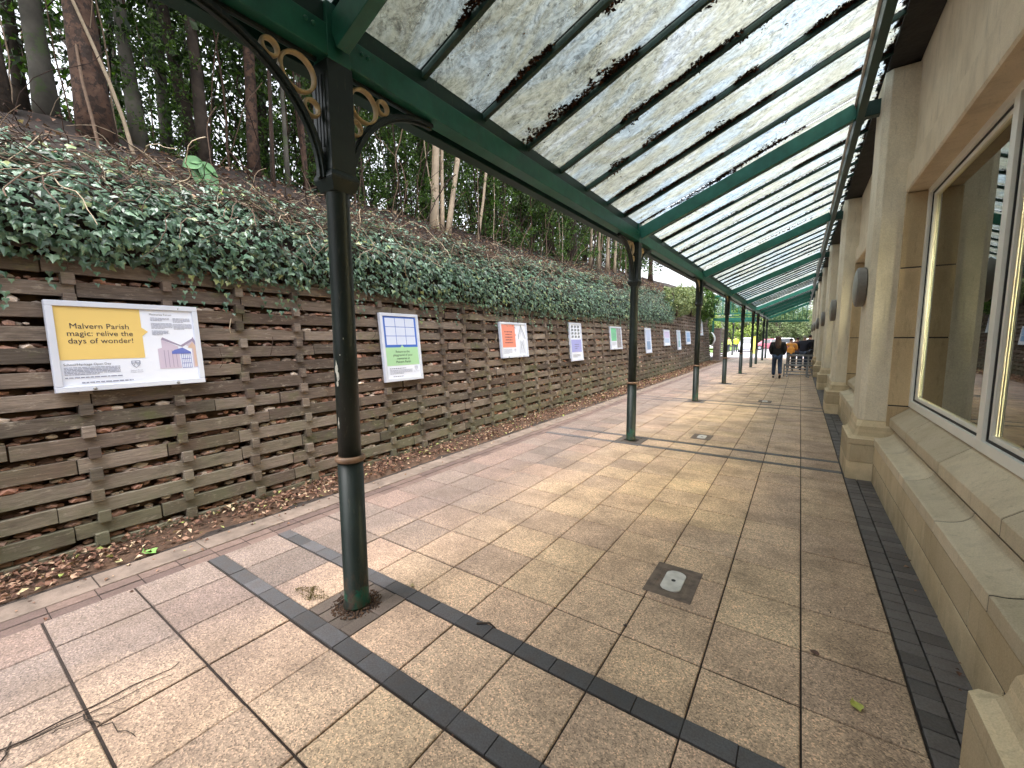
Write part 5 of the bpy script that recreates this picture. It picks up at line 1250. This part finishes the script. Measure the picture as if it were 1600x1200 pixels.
# yellow pillar and small boards in the car park
t = tag(empty('yellow_pillar', (-3.95, 49.5, 0)), 'tall bright yellow pillar between two canopy posts', 'pillar'); m = MB(); m.prism_z([(-.2,-.12),(.2,-.12),(.2,.12),(-.2,.12)], .0, 1.75); m.build('panel', flat('pillar_yellow', 200, 198, 96), t, bevel=.02); m = MB(); m.box(-.24, .24, -.16, .16, 1.751, 1.8); m.build('cap', flat('pillar_cap', 190, 188, 60), t)
# lone post and the green glazed link roof on the left
copy_tree(p0, loc=(-5.3, 44.8, 0), label='lone thin post left of the row, beyond the slatted fence'); 
lk = tag(empty('glazed_link_roof', (-3.4, 33, 3)), 'green framed upright glazing and roof joining the canopy from the left', 'canopy')
def lp(o): o.location = -Vector(lk.location); return o
for (y, z0) in ((30.2, 2.74), (35.2, 2.80)):
    m = MB(); m.box(-4.75, -2.36, y-.06, y+.06, z0, z0+.17); lp(m.build('beam', M['green'], lk)); m = MB(); m.box(-4.75, -2.36, y-.05, y+.05, z0+.38, z0+.46); lp(m.build('transom', M['green'], lk)); m = MB(); m.box(-4.75, -2.36, y-.05, y+.05, 4.25, 4.36); lp(m.build('top_rail', M['green'], lk))
    for i in range(6): x = -4.7+i*.46; m = MB(); m.box(x-.025, x+.025, y-.04, y+.04, z0+.461, 4.249); lp(m.build('mullion', M['green'], lk))
    m = MB(); m.box(-4.72, -2.38, y-.004, y+.004, z0+.47, 4.24); lp(m.build('glazing', M['clear'], lk))
for x in (-4.75, -2.42): m = MB(); m.box(x-.05, x+.05, 30.27, 35.13, 4.25, 4.36); lp(m.build('side_beam', M['green'], lk)); m = MB(); m.box(x-.05, x+.05, 30.27, 35.13, 2.78, 2.92); lp(m.build('side_beam', M['green'], lk))
m = MB(); m.box(-4.80, -4.70, 30.13, 30.23, 2.2, 2.739); m.box(-4.80, -4.70, 30.13, 30.135, 2.0, 2.2); lp(m.build('hanger', M['green'], lk))
m = MB(); m.box(-4.85, -2.37, 30.1, 35.3, 4.37, 4.40); lp(m.build('roof_glass', M['clear'], lk))
# ================================================================== FAR TREES
M['farleaf'] = island('far_foliage', [(0, rgb(74,88,62)), (.5, rgb(104,120,84)), (1, rgb(146,154,116))], .8, .2, .2)
M['farleaf2'] = island('far_yellow_foliage', [(0, rgb(100,120,60)), (.5, rgb(140,160,84)), (1, rgb(170,180,110))], .8, .2, .2)
def fartree(x, y, h, w, mat, lab, seed):
    q = random.Random(seed); t = empty('tree', (x, y, .1)); m = MB()
    for i in range(80):
        v = rvec(q); c = Vector((v.x*w, v.y*w, h*.58+v.z*h*.40))*1; c = Vector((c.x*q.uniform(.5, 1), c.y*q.uniform(.5, 1), c.z)); r = w*q.uniform(.14, .3)
        for j in range(34):
            p = c+rvec(q)*r*q.random()**.5; nn = (rvec(q)+Vector((0,0,.4))).normalized(); d = rvec(q); d = (d-nn*d.dot(nn)); 
            if d.length < .1: continue
            d.normalize(); l_ = q.uniform(.22, .42); leaf_diamond(m, p, d, nn, l_, l_*.7, .15)
    m.build('crown', mat, t); m = MB(); m.tube([(0,0,0),(.1,0,h*.3),(0,.1,h*.7)], [.25,.18,.06], 8)
    for i in range(5): a = q.uniform(0, 6.28); m.tube([(0,0,h*.3),(math.cos(a)*w*.4,math.sin(a)*w*.4,h*.5),(math.cos(a)*w*.7,math.sin(a)*w*.7,h*.65)], [.12,.07,.03], 5)
    m.build('trunk', M['bark'], t, smooth=True); tag(t, lab, 'tree', 'trees beyond the car park'); return t
for i, (x, y, h, w, k) in enumerate([(-19, 84, 7.5, 4, 0), (-14, 80, 6, 3.2, 1), (-11, 88, 8, 3.6, 0), (-8.2, 82, 6.5, 2.6, 1), (-6.0, 86, 7, 3, 0), (-3.4, 83, 6.4, 2.8, 0), (-1.0, 88, 6.6, 3.2, 0), (1.6, 84, 6, 3, 0), (4.6, 87, 6.8, 3.4, 0), (8, 85, 7, 3.6, 0), (12, 90, 8, 4, 0), (-24, 92, 9, 5, 0), (-16.5, 96, 10, 5, 0), (-5, 97, 9.5, 5, 0), (3, 98, 9, 5, 0)]):
    fartree(x, y, h, w, M['farleaf2' if k else 'farleaf'], 'pale grey green tree beyond the car park' if not k else 'yellow green tree beyond the car park', 200+i)
